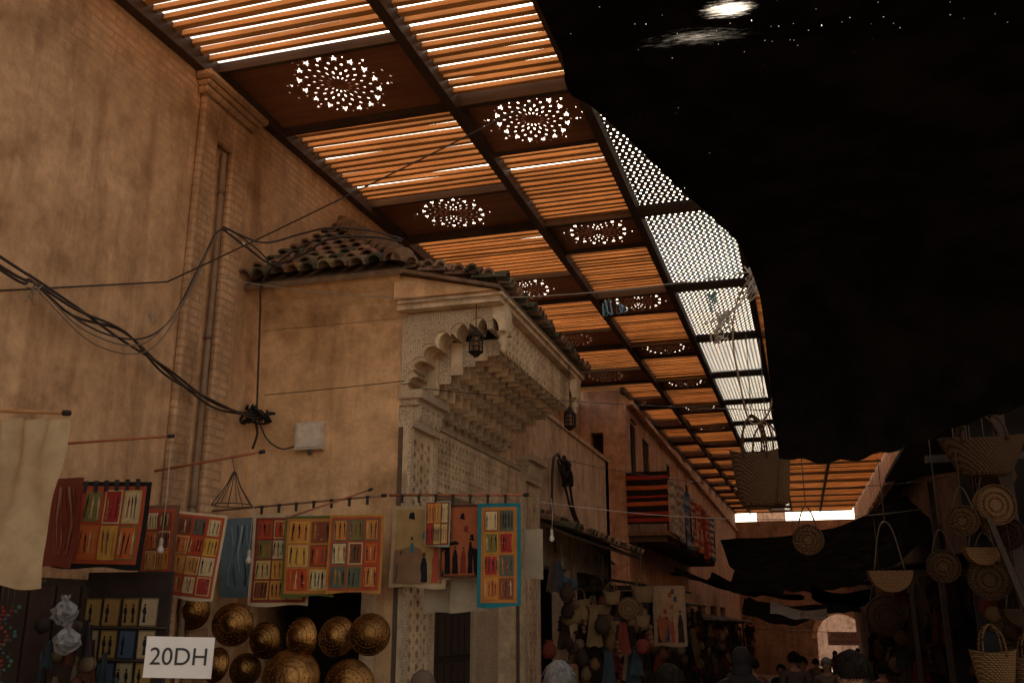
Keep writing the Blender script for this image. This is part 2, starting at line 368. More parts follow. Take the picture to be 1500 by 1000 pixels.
for i in range(19):
    cx=8.40+i*.13
    for j in range(3):
        cy=4.475+j*.095
        hl.append(ell(cx,cy,.035,.016,.7,8)); hl.append(ell(cx+.055,cy+.03,.03,.013,-.8,8))
me=panel2d(scallop(8.24,YB,22,4.735,4.36,.05),hl,.03,(-2.545,0,0),(0,1,0),(0,0,1)); mobj('fascia',me,M['plain'],tb)
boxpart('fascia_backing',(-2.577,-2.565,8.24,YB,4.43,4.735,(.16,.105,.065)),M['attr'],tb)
b=MB(); b.box(-3.46,-2.45,7.84,11.2,4.74,4.79); b.box(-3.44,-2.42,7.80,11.24,4.79,4.82); mobj('canopy_slab',b,M['plain'],tb)
def bracket():
    out=[(-3.46,4.735),(-3.46,3.98),(-3.38,3.98),(-3.35,4.0)]
    cx,cz,rx,rz=-2.50,3.98,.82,.56
    n=6
    for i in range(n):
        t0=math.pi-(math.pi/2)*i/n; t1=math.pi-(math.pi/2)*(i+1)/n
        p0=Vector((cx+rx*math.cos(t0),cz+rz*math.sin(t0))); p1=Vector((cx+rx*math.cos(t1),cz+rz*math.sin(t1)))
        mid=(p0+p1)/2; d=(p1-p0)/2; nn=Vector((-d.y,d.x))
        for k in range(0,9):
            t=math.pi*k/8; q=mid-d*math.cos(t)*.96+nn*math.sin(t)*1.05; out.append((q.x,min(q.y,4.71)))
    out+=[(-2.50,4.50),(-2.45,4.50),(-2.45,4.735)]
    return out
bo=bracket()
for y,th in ((8.10,.26),(11.02,.27)):
    me=panel2d(bo,[],th,(0,y,0),(1,0,0),(0,0,1)); mobj('bracket',me,M['plain'],tb)
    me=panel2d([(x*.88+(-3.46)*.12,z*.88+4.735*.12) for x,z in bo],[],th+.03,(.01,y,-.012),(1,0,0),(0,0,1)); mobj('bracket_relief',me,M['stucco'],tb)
    b=MB(); b.lathe([(.001,4.32),(.04,4.35),(.025,4.39),(.06,4.43),(.04,4.47),(.075,4.52)],Matrix.Translation((-2.50,y,0)),10); mobj('pendant',b,M['plain'],tb)
# ---------------------------------------------------------------- barrel tile roofs
def tiles(b,O,Uv,Vv,width,lenf,pitch=.17,rad=.082,step=.27):
    O=Vector(O);Uv=Vector(Uv).normalized();Vv=Vector(Vv).normalized();N=Uv.cross(Vv).normalized()
    if N.z<0: N=-N
    n=int(width/pitch)
    for i in range(n+1):
        u=pitch*i; L=lenf(min(u,width))
        if L<.12: continue
        s=0; sh=U(-.03,.03)
        while s<L:
            s1=min(s+step+.05,L+.04); g=.18+.18*R(); c=(g*U(.95,1.25),g*U(.62,.75),g*U(.38,.5))
            if R()<.25: c=(.11,.10,.06)
            vs=[]; j2=U(-.012,.012); e=U(-.02,.02)+(sh if s==0 else 0)
            for (ss,rr,ll) in ((s+e,rad*U(.93,1.05),.045+U(0,.014)),(s1,rad*.84,.0)):
                for th2 in (0,.04):
                    for j in range(7):
                        t=math.pi*j/6; rv=rr-th2*.5
                        vs.append(O+Uv*(u+j2+rv*math.cos(t))+Vv*ss+N*(ll+rv*math.sin(t)*1.1))
            fs=[]
            for j in range(6):
                fs.append((j,j+1,14+j+1,14+j)); fs.append((7+j+1,7+j,21+j,21+j+1)); fs.append((j+1,j,7+j,7+j+1))
            b.add(vs,fs,c,0,False)
            s+=step
def slab(b,pts,th,col):
    pts=[Vector(p) for p in pts]; n=len(pts); lo=[p-Vector((0,0,th)) for p in pts]
    b.add(pts+lo,[tuple(range(n)),tuple(range(2*n-1,n-1,-1))]+[(i,(i+1)%n,n+(i+1)%n,n+i) for i in range(n)],col)
b=MB()
A=Vector((-5,7.66,5.08)); B=Vector((-3.34,7.66,5.08)); C=Vector((-5,9.6,6.36)); D=Vector((-5,12.4,6.36)); SB=(.22,.14,.085)
slab(b,[A,B,C],.05,SB) 
slab(b,[B,Vector((-3.34,11.7,5.08)),D,C],.05,SB)
slab(b,[B,Vector((-2.42,7.72,4.855)),Vector((-2.42,11.28,4.855)),Vector((-3.34,11.7,5.08))],.035,SB)
V1=(C-A); tiles(b,A+Vector((.04,-.03,.02)),(1,0,0),V1,1.62,lambda u:2.35*(1-u/1.70))
V2=Vector((-1.66,0,1.28)) 
tiles(b,(-3.34,7.7,5.11),(0,1,0),V2,4.0,lambda u:2.1 if u>1.9 else 2.1*u/1.9+.1)
tiles(b,(-2.38,7.78,4.865),(0,1,0),(-.92,0,.225),3.45,lambda u:.98,.15,.068)
tiles(b,(-3.26,7.66,5.07),(1,0,-.245),(0,1,.05),.80,lambda u:.30,.15,.068)
def caps(b,P,Q,rad,step=.26):
    P=Vector(P);Q=Vector(Q);L=(Q-P).length;d=(Q-P).normalized();x=d.cross(Vector((0,0,1))).normalized();N=x.cross(d)
    s=0
    while s<L:
        vs=[];g=.18+.14*R();c=(g*1.15,g*.72,g*.45)
        for ss,rr,ll in ((s,rad,.04),(min(s+step+.05,L),rad*.80,0)):
            for j in range(8):
                t=math.pi*(-.05+1.1*j/7); vs.append(P+d*ss+x*rr*math.cos(t)+N*(ll+rr*math.sin(t)))
        b.add(vs,[(j,j+1,8+j+1,8+j) for j in range(7)]+[tuple(range(8))],c); s+=step
caps(b,B+Vector((0,0,.05)),C+Vector((0,0,.10)),.115)
mobj('roof',b,M['tile'],tb)
b=MB(); b.box(-4.47,-4.19,7.88,7.962,3.48,3.74,(.66,.54,.41)); b.box(-4.45,-4.21,7.872,7.88,3.50,3.72,(.72,.60,.47)); b.tube([(-4.32,7.9,3.48),(-4.32,7.92,3.44)],.02,(.1,.1,.1))
o=mobj('junction_box',b,M['attr']); bv=o.modifiers.new('b','BEVEL'); bv.width=.008; tag(o,"pale metal electrical box fixed on tan plaster wall","electrical box")
def lantern(p,top,sc=.84):
    top=p[2]+(top-p[2])/sc
    t=thing('hanging_lantern',p,"small dark pierced metal lantern hanging under portal canopy","lantern","lanterns under the portal canopy"); t.scale=(sc,sc,sc)
    x,y,z=p; T=Matrix.Translation(p); c=(.03,.02,.015)
    b=MB(); 
    for k in range(8):
        a=2*math.pi*k/8; dx,dy=math.cos(a),math.sin(a)
        b.tube([(x+.035*dx,y+.035*dy,z),(x+.075*dx,y+.075*dy,z+.03),(x+.075*dx,y+.075*dy,z+.2),(x+.03*dx,y+.03*dy,z+.26)],.008,c,4)
    for zz,r in ((.03,.077),(.085,.077),(.14,.077),(.2,.077)): b.tube([(x+r*math.cos(a*.5236),y+r*math.sin(a*.5236),z+zz) for a in range(12)],.007,c,4,closed=True)
    mobj('lantern_cage',b,M['attr'],t)
    b=MB(); b.lathe([(.085,.2),(.07,.235),(.03,.27),(.012,.31)],T,12,c); mobj('lantern_cap',b,M['attr'],t)
    b=MB(); b.lathe([(.001,-.03),(.03,-.02),(.04,.005),(.075,.03)],T,12,c); mobj('lantern_base',b,M['attr'],t)
    b=MB(); b.lathe([(.05,.03),(.055,.1),(.05,.2)],T,10,(.25,.13,.06)); mobj('lantern_glass',b,M['attr'],t)
    b=MB(); b.tube([(x,y,z+.3),(x,y,top)],.006,c,4); mobj('chain',b,M['attr'],t)
lantern((-2.69,7.88,4.26),4.75); lantern((-2.44,10.5,4.05),4.80)
# ---------------------------------------------------------------- slatted roof over the alley
SL=.024
def rz(y): return 6.99+SL*(y-8)
tr=thing('slatted_roof',(-1,30,7),"timber roof of brown slats with star pierced panels over alley","roof")
Ys=[4.65+3.4*k for k in range(18)]
def slats(x0,x1,y0,y1,hh=.024):
    b=MB(); y=y0+.05
    while y<y1-.02:
        z=rz(y)+U(-.006,.006); b.obox(((x0+x1)/2,y,z),((x1-x0)/2,U(-.010,.010),U(-.006,.006)),(0,.029+U(-.002,.002),U(-.004,.004)),(0,0,hh)); y+=.138+U(-.007,.007)
    return b
def rosette(w,l,s):
    H=[]
    def pol(r,a): return (r*math.cos(a),r*math.sin(a))
    for i in range(16):
        a=2*math.pi*i/16; a2=a+math.pi/16
        H.append(ell(*pol(.13*s,a),.030*s,.010*s,a,8))
        c=pol(.215*s,a2); H.append(ell(*c,.036*s,.013*s,a2,8))
        H.append([pol(.262*s,a),pol(.30*s,a-.06),pol(.335*s,a),pol(.30*s,a+.06)])
        c=pol(.385*s,a2); H.append(ell(*c,.026*s,.018*s,a2,8))
        c=pol(.475*s,a); H.append(star(c[0],c[1],.068*s,5,.36,a))
        H.append([pol(.50*s,a2),pol(.52*s,a2-.025),pol(.55*s,a2),pol(.52*s,a2+.025)])
    for i in range(8):
        a=2*math.pi*i/8+math.pi/16
        c=pol(.60*s,a)
        if abs(c[1])<l/2-.05: H.append(star(c[0],c[1],.036*s,5,.36,a))
    for sx in (-1,1):
        for dy in (-.12,0,.12):
            c=(sx*(.64 if dy else .69)*s,dy*s); H.append(star(c[0],c[1],.022*s,4,.4,0))
    H=[[(x*.83,y) for x,y in h] for h in H]
    return panel2d(rect(-w/2,w/2,-l/2,l/2),H,.012,(0,0,0),(1,0,0),(0,1,0))
PL=rosette(1.88,1.16,.94); PM=rosette(1.20,1.16,.92); PL.materials.append(M['ply']); PM.materials.append(M['ply'])
b=MB(); nx_,ny_=16,38; px=1.23/nx_; py=3.38/ny_
for j in range(ny_):
    off=px/4*(1 if j%2 else -1)
    for i in range(nx_):
        cx=-.615+px*(i+.5); cy=-1.69+py*(j+.5); hx=cx+off*.7; hr=.0125
        vs=[]
        for k in range(8):
            a=math.pi/4*k; ca,sa=math.cos(a),math.sin(a); mm_=max(abs(ca),abs(sa)); vs.append((cx+px/2*ca/mm_,cy+py/2*sa/mm_,0))
        for k in range(8):
            a=math.pi/4*k; vs.append((hx+hr*math.cos(a),cy+hr*1.2*math.sin(a),0))
        b.add(vs,[(k,(k+1)%8,8+(k+1)%8,8+k) for k in range(8)],(.1,.1,.1))
LT=b.mesh('lattice'); LT.materials.append(M['lat'])
slope=math.atan(SL)
for k in range(17):
    y0,y1=Ys[k],Ys[k+1]; xl=-5 if y0<22 else -3.95
    ym=y1-1.22; yn=y0+1.22
    mobj('slat_panel',slats(xl,-3.04,y0+.05,ym),M['slat'],tr)
    if k==0: mobj('slat_panel',slats(-2.96,-1.76,y0+.05,y1-.03),M['slat'],tr)
    else: mobj('slat_panel',slats(-2.96,-1.76,yn,y1-.03),M['slat'],tr)
    ps=[(PL if xl<-4.5 else PM,(xl+-3.05)/2+(.06 if k==0 else 0),ym+.6)]
    if k>0: ps.append((PM,-2.36,y0+.62))
    for me,cx,yy in ps:
        o=mobj('rosette_panel',me,M['ply'],tr); o.location=(cx,yy,rz(yy)-.01); o.rotation_euler=(slope,0,random.choice((0,math.pi)))
    if k>0: o=mobj('lattice_panel',LT,M['lat'],tr); o.location=(-1.08,(y0+y1)/2,rz((y0+y1)/2)); o.rotation_euler=(slope,0,0)
    if y0>8: mobj('slat_panel',slats(-.45,3.1,y0+.05,y1-.05),M['slat'],tr)
    x1=3.1 if y0>8 else -.45
    b=MB(); b.obox(((xl+x1)/2,y1,rz(y1)-.04),((x1-xl)/2,0,0),(0,.04,0),(0,0,.07)); mobj('cross_beam',b,M['beamX'],tr)
    b=MB(); b.obox(((xl-3.0)/2,ym,rz(ym)-.02),((-3.0-xl)/2,0,0),(0,.025,0),(0,0,.05)); mobj('cross_beam',b,M['beamX'],tr)
    if k>0: b=MB(); b.obox((-2.36,yn,rz(yn)-.02),(.61,0,0),(0,.025,0),(0,0,.05)); mobj('cross_beam',b,M['beamX'],tr)
b=MB(); b.obox((-2.8,4.65,rz(4.65)-.05),(2.2,0,0),(0,.045,0),(0,0,.085)); mobj('cross_beam',b,M['beamX'],tr)
YE=Ys[-1]
for x,ya,yb in ((-4.95,4.7,22.3),(-3.9,22.4,YE),(-3.0,4.7,YE),(-1.72,4.7,YE),(-.48,8.1,YE),(1.2,8.3,YE)):
    b=MB(); y=(ya+yb)/2; b.obox((x,y,rz(y)-.06),(.05,0,0),(0,(yb-ya)/2,SL*(yb-ya)/2),(0,0,.085)); mobj('long_beam',b,M['beam'],tr)
# ---------------------------------------------------------------- low wall, pink block, far buildings
t=thing('low_building',(-3.6,16,0),"low cream plaster building with narrow tiled lean-to over shops","building")
me=panel2d(rect(12.6,18.8,-.9,4.93),[rect(13.4,15.3,-.85,2.7),rect(15.8,18.2,-.85,2.7)],.3,(-3.75,0,0),(0,1,0),(0,0,1)); mobj('wall',me,M['wallM'],t)
b=MB(); b.box(-5,-3.6,18.5,18.8,-.9,4.93); b.box(-5,-3.57,12.6,18.82,4.93,5.0); mobj('parapet',b,M['wallM'],t)
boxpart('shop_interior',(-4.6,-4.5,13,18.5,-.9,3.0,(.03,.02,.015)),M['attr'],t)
b=MB(); slab(b,[(-3.6,13.0,3.32),(-3.0,13.0,3.06),(-3.0,18.9,3.06),(-3.6,18.9,3.32)],.04,(.1,.07,.05))
tiles(b,(-2.98,13.05,3.09),(0,1,0),(-.6,0,.26),5.8,lambda u:.66); mobj('tiled_awning',b,M['tile'],t)
t=thing('pink_building',(-3.9,30,0),"tall pink plastered building with balcony and small windows","building")
hs_=[rect(25.3,26.5,5.4,6.6),rect(30.0,31.0,5.6,6.6),rect(35,36,5.6,6.6),rect(40,41,5.4,6.4),rect(24,27,-1.4,2.4),rect(28,31,-1.4,2.4),rect(32,35,-1.4,2.4),rect(37,40,-1.4,2.4),rect(42,45,-1.4,2.4),rect(47,50,-1.4,2.4)]
me=panel2d(rect(23,62,-1.6,9.2),hs_,.3,(-4.05,0,0),(0,1,0),(0,0,1)); mobj('wall',me,M['wallF'],t)
me=panel2d(rect(-5.4,-3.9,-1,9.2),[rect(-4.75,-4.45,5.6,6.3)],.3,(0,22.85,0),(1,0,0),(0,0,1)); mobj('wall',me,M['wallFy'],t)
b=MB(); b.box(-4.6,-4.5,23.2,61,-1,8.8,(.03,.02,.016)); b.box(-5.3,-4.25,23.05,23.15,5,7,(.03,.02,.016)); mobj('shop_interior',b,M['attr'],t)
for (y0,y1,z0,z1) in ((25.3,26.5,5.4,6.6),(30,31,5.6,6.6),(35,36,5.6,6.6),(40,41,5.4,6.4)):
    b=MB()
    for q in range(6): yy=y0+(y1-y0)*q/5; b.tube([(-3.95,yy,z0),(-3.95,yy,z1)],.015,(.05,.04,.03),5)
    for q in range(4): zz=z0+(z1-z0)*q/3; b.tube([(-3.95,y0,zz),(-3.95,y1,zz)],.015,(.05,.04,.03),5)
    mobj('window_grille',b,M['attr'],t)
b=MB(); b.box(-3.9,-2.95,22.6,35,3.80,3.9,(.25,.15,.10)) 
for k in range(12): b.box(-3.9,-3.0,22.7+k*1.1,22.82+k*1.1,3.66,3.80,(.14,.085,.055))
b.box(-2.99,-2.93,22.6,35,5.1,5.2,(.1,.06,.04)); b.box(-3.9,-2.95,22.6,22.66,5.15,5.25,(.1,.06,.04))
for k in range(11): b.box(-2.99,-2.94,22.65+k*1.22,22.7+k*1.22,3.9,5.1,(.1,.06,.04))
mobj('balcony',b,M['attr'],t)
boxpart('cornice',(-3.9,-3.75,23,62,7.0,7.12,(.5,.3,.2)),M['wallF'],t)
b=MB(); b.box(-3.92,-3.86,23.4,23.9,4.9,6.6,(.03,.02,.018)); b.tube([(-3.85,23.3,6.7),(-3.85,24,6.7)],.03,(.1,.06,.04)); mobj('shutter',b,M['attr'],t)
def carpet(cx,cy,axis,w,z0,z1,cols,label,seed):
    random.seed(seed); b=MB(); nx,nz=10,26; 
    P=[]
    for j in range(nz+1):
        for i in range(nx+1):
            u=-w/2+w*i/nx; z=z1+(z0-z1)*j/nz; o=.02*math.sin(u*9+seed)+.03*math.sin(u*4+j*.2)
            P.append((cx+u,cy+o,z) if axis=='X' else (cx+o,cy+u,z))
    for j in range(nz):
        c=cols[int(j*len(cols)/nz*1.0)%len(cols)] if len(cols)>3 else cols[(j//2)%len(cols)]
        for i in range(nx):
            cc=c
            if (i+j)%5==0 and len(cols)<=3: cc=tuple(x*.6 for x in c)
            b.f.append([j*11+i,j*11+i+1,(j+1)*11+i+1,(j+1)*11+i]); b.c.append(cc);b.m.append(0);b.s.append(True)
    b.v=P; o=mobj('carpet',b,M['cloth']); tag(o,label,"carpet","carpets hung over the balcony rail")
RD=(.36,.05,.03);BK=(.025,.018,.018);OR=(.55,.15,.05);CR=(.62,.53,.42);BL=(.06,.14,.26)
carpet(-3.4,22.5,'X',.98,4.05,5.27,[BK,RD,BK,BK,OR,BK,BK,RD,BK,OR,BK,BK,RD,BK,RD,BK],"dark carpet with red and orange stripes on balcony rail",1)
sp=[([CR,(.36,.31,.26),CR],"cream and grey patterned carpet over balcony rail"),([(.3,.26,.23),(.52,.46,.4)],"grey woven carpet over balcony rail"),([BL,(.12,.22,.38),(.35,.38,.4)],"blue woven carpet over balcony rail"),([(.5,.38,.28),RD],"red and beige carpet over balcony rail"),([OR,RD,(.5,.3,.17)],"orange red carpet over balcony rail"),([RD,(.3,.05,.04)],"deep red carpet over balcony rail"),([(.5,.22,.12),RD],"faded red carpet over balcony rail"),([BL,CR],"blue and cream carpet over balcony rail")]
for i,(cs,lb) in enumerate(sp): carpet(-2.9,23.4+i*1.45,'Y',1.3,3.9-.1*(i%3),5.2,cs,lb,10+i)
random.seed(99)
t=thing('right_building',(2.6,30,0),"dark reddish plaster shop row with tiled eave","building")
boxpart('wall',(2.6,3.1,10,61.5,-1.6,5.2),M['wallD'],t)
b=MB(); slab(b,[(2.25,10,5.16),(3.1,10,5.5),(3.1,61.5,5.5),(2.25,61.5,5.16)],.05,(.1,.06,.04)); tiles(b,(2.22,10,5.2),(0,1,0),(.85,0,.34),51.4,lambda u:.9,.24,.1); mobj('roof',b,M['tile'],t)
boxpart('upper_wall',(3.11,3.6,8,61.5,-1,9),M['wallF'],t)
t=thing('arch_gateway',(1,62,-1),"brick end wall with round arched passage","gateway")
AX=1.75
arch=[(AX-1.35,-1.6)]+[(AX+1.35*math.cos(math.pi-math.pi*k/16),.75+1.35*math.sin(math.pi-math.pi*k/16)) for k in range(17)]+[(AX+1.35,-1.6)]
me=panel2d([(-5,-1.6)]+arch+[(9,-1.6),(9,7.6),(-5,7.6)],[],.8,(0,62,0),(1,0,0),(0,0,1)); mobj('wall',me,M['brickY'],t)
ring=arch[1:-1]; me=panel2d(ring+[(AX+1.65*math.cos(math.pi*k/16),.75+1.65*math.sin(math.pi*k/16)) for k in range(17)],[],.1,(0,61.55,0),(1,0,0),(0,0,1)); mobj('arch_surround',me,M['wallFy'],t)
for x0 in (-3.2,-1.4,3.0): 
    b=MB(); b.box(x0,x0+.7,61.5,61.59,3.6,4.9,(.05,.035,.025)); b.box(x0-.08,x0+.78,61.45,61.6,3.5,3.6,(.3,.2,.14)); mobj('window',b,M['attr'],t)
t=thing('distant_building',(2,85,-1),"sunlit pink building beyond the arch","building")
boxpart('wall',(-8,12,85,90,-1.6,8.3),M['wallFy'],t)
boxpart('tower',(-3.5,-1.2,83,86,-1.6,10.6),M['wallFy'],t)
boxpart('cornice',(-7.9,11.9,84.9,85.1,8.2,8.5),M['wallFy'],t)
t=thing('hanging_banner',(1.6,50,1),"pale pink banner with red lettering across the arch","banner")
boxpart('banner_cloth',(.80,2.30,49.98,50.0,.66,1.26),M['thin'],t)
b=MB(); b.tube([(-3.8,50,1.45),(.80,50,1.26),(2.30,50,1.26),(2.6,50,1.35)],.012,(.06,.04,.03),4); mobj('cord',b,M['cable'],t)
m,ntm,bs=newmat('red_ink'); bs.inputs['Base Color'].default_value=(.5,.04,.03,1); M['red']=m
m,ntm,bs=newmat('black_ink'); bs.inputs['Base Color'].default_value=(.02,.02,.02,1); M['ink']=m
m,ntm,bs=newmat('white_card'); lk(ntm,ramp(ntm,noi(ntm,coords(ntm),6,5),[(.3,(.84,.80,.76)),(.7,(.92,.89,.85))]),bs.inputs['Base Color']); M['card']=m
def text(s,size,loc,mat,parent,rot=(math.pi/2,0,0),ext=.002):
    cu=bpy.data.curves.new('t','FONT'); cu.body=s; cu.size=size; cu.align_x='CENTER'; cu.align_y='CENTER'; cu.extrude=ext
    ob=bpy.data.objects.new('t',cu); me=bpy.data.meshes.new_from_object(ob); bpy.data.objects.remove(ob)
    me.materials.clear(); me.materials.append(mat)
    o=bpy.data.objects.new('lettering',me); link(o); o.parent=parent; o.matrix_parent_inverse=Matrix.Translation(-Vector(parent.location)); o.location=loc; o.rotation_euler=rot; return o
text("PRODUIT",.28,(1.55,49.97,1.10),M['red'],t); text("ZONE ARTISANALE",.155,(1.55,49.97,.82),M['red'],t)
# ---------------------------------------------------------------- big black shade net
Lp=[(-1.0,1.0,4.06),(-.72,2.7,4.0),(-.75,3.28,4.0),(-.665,3.5,4.0),(-.43,4.36,4.0),(-.17,5.35,3.98),(-.12,5.7,3.58),(-.10,5.9,2.91)]
Rp=[(3.4,.8,4.2),(3.4,2.4,4.2),(3.4,3.1,4.2),(3.4,3.6,4.2),(3.4,4.3,4.2),(3.4,5.2,4.15),(3.4,5.7,3.9),(3.4,6.0,3.65)]
Ls=spline(Lp,5); Rs=spline(Rp,5); NX=60; b=MB(); P=[]
def bot(x):
    pts=[(-.1,2.907),(.1,2.875),(.32,2.868),(.5,2.90),(.705,2.97),(1.26,3.15),(3.4,3.65)]
    for (a,za),(c,zc) in zip(pts,pts[1:]):
        if x<=c: return za+(zc-za)*(x-a)/(c-a)
    return 3.65
for j,(l,r) in enumerate(zip(Ls,Rs)):
    for i in range(NX+1):
        s=(i/NX)**1.5; p=l.lerp(r,s)
        tt=j/(len(Ls)-1); drop=max(0,(tt-5/7)/(2/7))
        if drop>0: p.z=3.98*(1-drop)+bot(p.x)*drop+.1*math.sin(math.pi*drop)+.012*drop*math.sin(p.x*31)
        amp=.05*min(1,i/4)*(1-drop*.7)
        p.z+=amp*noise.noise(Vector((p.x*1.7,p.y*1.3,2)))-.08*math.sin(math.pi*min(1,s*1.0))*(1-drop)
        p.y+=.05*drop*math.sin(p.x*11)*min(1,i/4)
        if i==0: p.x+=.02*noise.noise(Vector((p.y*4,1,1)))
        P.append(p)
NJ=len(Ls); W=NX+1
b.add(P,[(j*W+i,j*W+i+1,(j+1)*W+i+1,(j+1)*W+i) for j in range(NJ-1) for i in range(NX)],(.01,.01,.01),0,True)
o=mobj('shade_net',b,M['net']); tag(o,"large black shade net stretched overhead with pinholes","shade net")
def cloth(rowA,rowB,label,mat,n=30,mm=12,sagd=.1,seed=0,col=(.012,.011,.011)):
    A_=spline(rowA,10); B_=spline(rowB,10); b=MB(); P=[]
    for j in range(mm+1):
        for i in range(n+1):
            t=j/mm; p=at(A_,i/n).lerp(at(B_,i/n),t); p.z-=sagd*math.sin(math.pi*t)-.08*noise.noise(Vector((p.x*1.3,p.y*.6,seed)))-.03*math.sin(p.x*9+t*2)*t; P.append(p)
    b.add(P,[(j*(n+1)+i,j*(n+1)+i+1,(j+1)*(n+1)+i+1,(j+1)*(n+1)+i) for j in range(mm) for i in range(n)],col,0,True)
    o=mobj('awning_cloth',b,mat); return tag(o,label,"awning","cloths tied over the alley")
cloth([(-2.06,26,3.95),(-.8,26,3.95),(.44,26,4.08),(1.7,26,4.5),(3.1,26,5.25)],[(-1.3,20,2.74),(-.4,20,2.64),(.26,20,2.62),(1.39,20,2.80),(2.55,20,3.6)],"sagging black awning cloth tied across the alley",M['net2'],sagd=.12)
cloth([(-2.5,20,2.95),(-1.4,20,2.55),(-.03,20,2.38)],[(-2.23,17,2.72),(-1.2,17,2.45),(-.1,17,2.30)],"small black awning cloth over cluttered stalls",M['net2'],sagd=.06,seed=3)
cloth([(.1,24,2.75),(.8,24,2.5),(1.4,24,2.55)],[(.1,22,2.35),(.8,22,2.2),(1.4,22,2.2)],"short black cloth flap over the alley",M['net2'],sagd=.05,seed=5)
cloth([(-1.9,34,2.6),(-.9,34,2.1),(.0,34,2.2)],[(-1.9,30,2.1),(-.9,30,1.75),(.0,30,1.85)],"dark cloth canopy over crowded stalls",M['net2'],sagd=.05,seed=8)
cloth([(-1.0,29,2.45),(-.3,29,2.15),(.5,29,2.2)],[(-1.0,28,2.1),(-.3,28,1.9),(.5,28,1.98)],"dusty grey cloth scrap tied over the alley",M['cloth'],sagd=.05,seed=12,col=(.13,.105,.09))
cloth([(-3.0,46,4.2),(0,46,3.6),(2.5,46,4.1)],[(-3.0,41,3.3),(0,41,2.9),(2.5,41,3.2)],"black cloth awning near the gateway",M['net2'],sagd=.1,seed=10)
cloth([(-3.4,38,3.6),(-2.2,38,3.1),(-.8,38,3.0)],[(-3.4,36,3.2),(-2.2,36,2.7),(-.8,36,2.75)],"dark cloth awning over wall stalls",M['net2'],sagd=.1,seed=14)
cloth([(-3.2,54,2.9),(-.6,54,2.5),(2.5,54,2.9)],[(-3.2,51,2.3),(-.6,51,2.0),(2.5,51,2.2)],"dark cloth awning strung before the gateway",M['net2'],sagd=.1,seed=16)
# ---------------------------------------------------------------- cables and ropes
def cable(name,paths,r,label,col=(.05,.035,.03),cat="cable",grp=None):
    b=MB()
    for p in paths: b.tube(p,r,col,5)
    o=mobj(name,b,M['cable']); return tag(o,label,cat,grp)
G1="cables on the side wall"; G2="thin wires over the alley"
main=[(-4.88,3.2,4.45),(-4.88,4.69,4.18),(-4.88,4.93,4.16),(-4.86,5.33,4.10),(-4.85,5.85,4.04),(-4.85,6.38,3.88),(-4.85,7.06,3.78),(-4.86,7.60,3.80),(-4.87,7.88,3.82)]
for k in range(3):
    cable('wall_cable',[spline([(x+U(0,.05),y,z+U(-.05,.05)) for x,y,z in main],6)],.011,"thick dark cable sagging along tan wall",grp=G1)
cable('wall_cable',[spline([(-4.86,4.93,4.18),(-4.8,5.3,4.02),(-4.8,5.7,4.0),(-4.8,6.08,4.10),(-4.85,6.45,4.4),(-4.84,6.75,5.0),(-4.8,6.93,5.35),(-4.7,7.3,5.32),(-4.6,7.6,5.16)],6)],.008,"looping dark cable hung across wall pilaster",grp=G1)
cable('wall_cable',[spline([(-4.86,5.0,4.15),(-4.78,5.4,3.95),(-4.78,6.0,4.02),(-4.83,6.5,4.5),(-4.83,6.8,5.1),(-4.8,6.93,5.33)],6)],.006,"thin looping cable beside wall pilaster",(.2,.14,.1),grp=G1)
cable('wall_cable',[spline([(-4.86,5.0,4.12),(-4.78,5.5,3.88),(-4.78,6.1,4.0),(-4.83,6.55,4.55),(-4.83,6.85,5.2)],6)],.005,"thin looping cable beside wall pilaster",(.2,.14,.1),grp=G1)
cable('wall_cable',[spline([(-4.8,6.93,5.36),(-4.75,7.3,5.30),(-4.6,7.5,5.2),(-4.3,7.5,5.26),(-4.0,7.48,5.38),(-3.6,7.5,5.36),(-3.3,7.55,5.3)],6)],.012,"dark cable running over the tiled eave",grp=G1)
cable('wall_cable',[spline([(-4.8,6.95,5.38),(-4.6,7.3,5.34),(-4.3,7.45,5.45),(-4.0,7.46,5.48),(-3.6,7.5,5.42),(-3.3,7.55,5.32)],6)],.010,"dark cable running over the tiled eave",grp=G1)
cable('wall_cable',[spline([(-4.0,7.45,5.42),(-4.4,7.5,5.3),(-4.75,7.6,5.1),(-4.85,7.75,4.8),(-4.86,7.8,4.3),(-4.87,7.85,3.85)],6)],.010,"dark cable dropping from eave to cable knot",grp=G1)
cable('wall_cable',[spline([(-4.87,7.86,3.82),(-4.75,7.86,3.60),(-4.6,7.88,3.5),(-4.47,7.9,3.52)],6)],.008,"dark cable from knot to junction box",grp=G1)
b=MB()
for k in range(9):
    p=Vector((-4.95+.03*k,7.8+U(-.03,.03),3.83)); b.tube(spline([p+Vector((U(-.09,.09),U(-.06,.06),U(-.09,.09))) for _ in range(6)],4),.012,(.02,.015,.015),5)
b.tube(spline([(-4.87,7.82,3.8),(-4.83,7.82,3.65),(-4.87,7.82,3.5)],4),.012,(.02,.015,.015),5)
o=mobj('cable_knot',b,M['cable']); tag(o,"tangled knot of black cables on tan wall","cable knot")
cable('long_wire',[sag((-4.95,6.45,4.70),(-1.77,6.5,5.89),.02)],.007,"long thin dark wire crossing the alley",grp=G2)
cable('long_wire',[sag((-4.97,3.4,3.55),(-4.95,6.45,4.70),.0)],.007,"long thin dark wire along the wall",grp=G2)
cable('long_wire',[sag((-4.95,7.0,4.95),(-.12,6.6,4.35),.22,24)],.004,"thin pale string with knotted plastic across alley",(.3,.26,.2),grp=G2)
cable('long_wire',[sag((-4.8,7.85,4.02),(-3.3,7.7,4.02),.005)],.004,"thin wire along tan block wall",grp=G2)
cable('long_wire',[sag((-3.3,8.0,4.02),(2.2,10.0,3.9),.1)],.004,"thin dark wire across the alley",grp=G2)
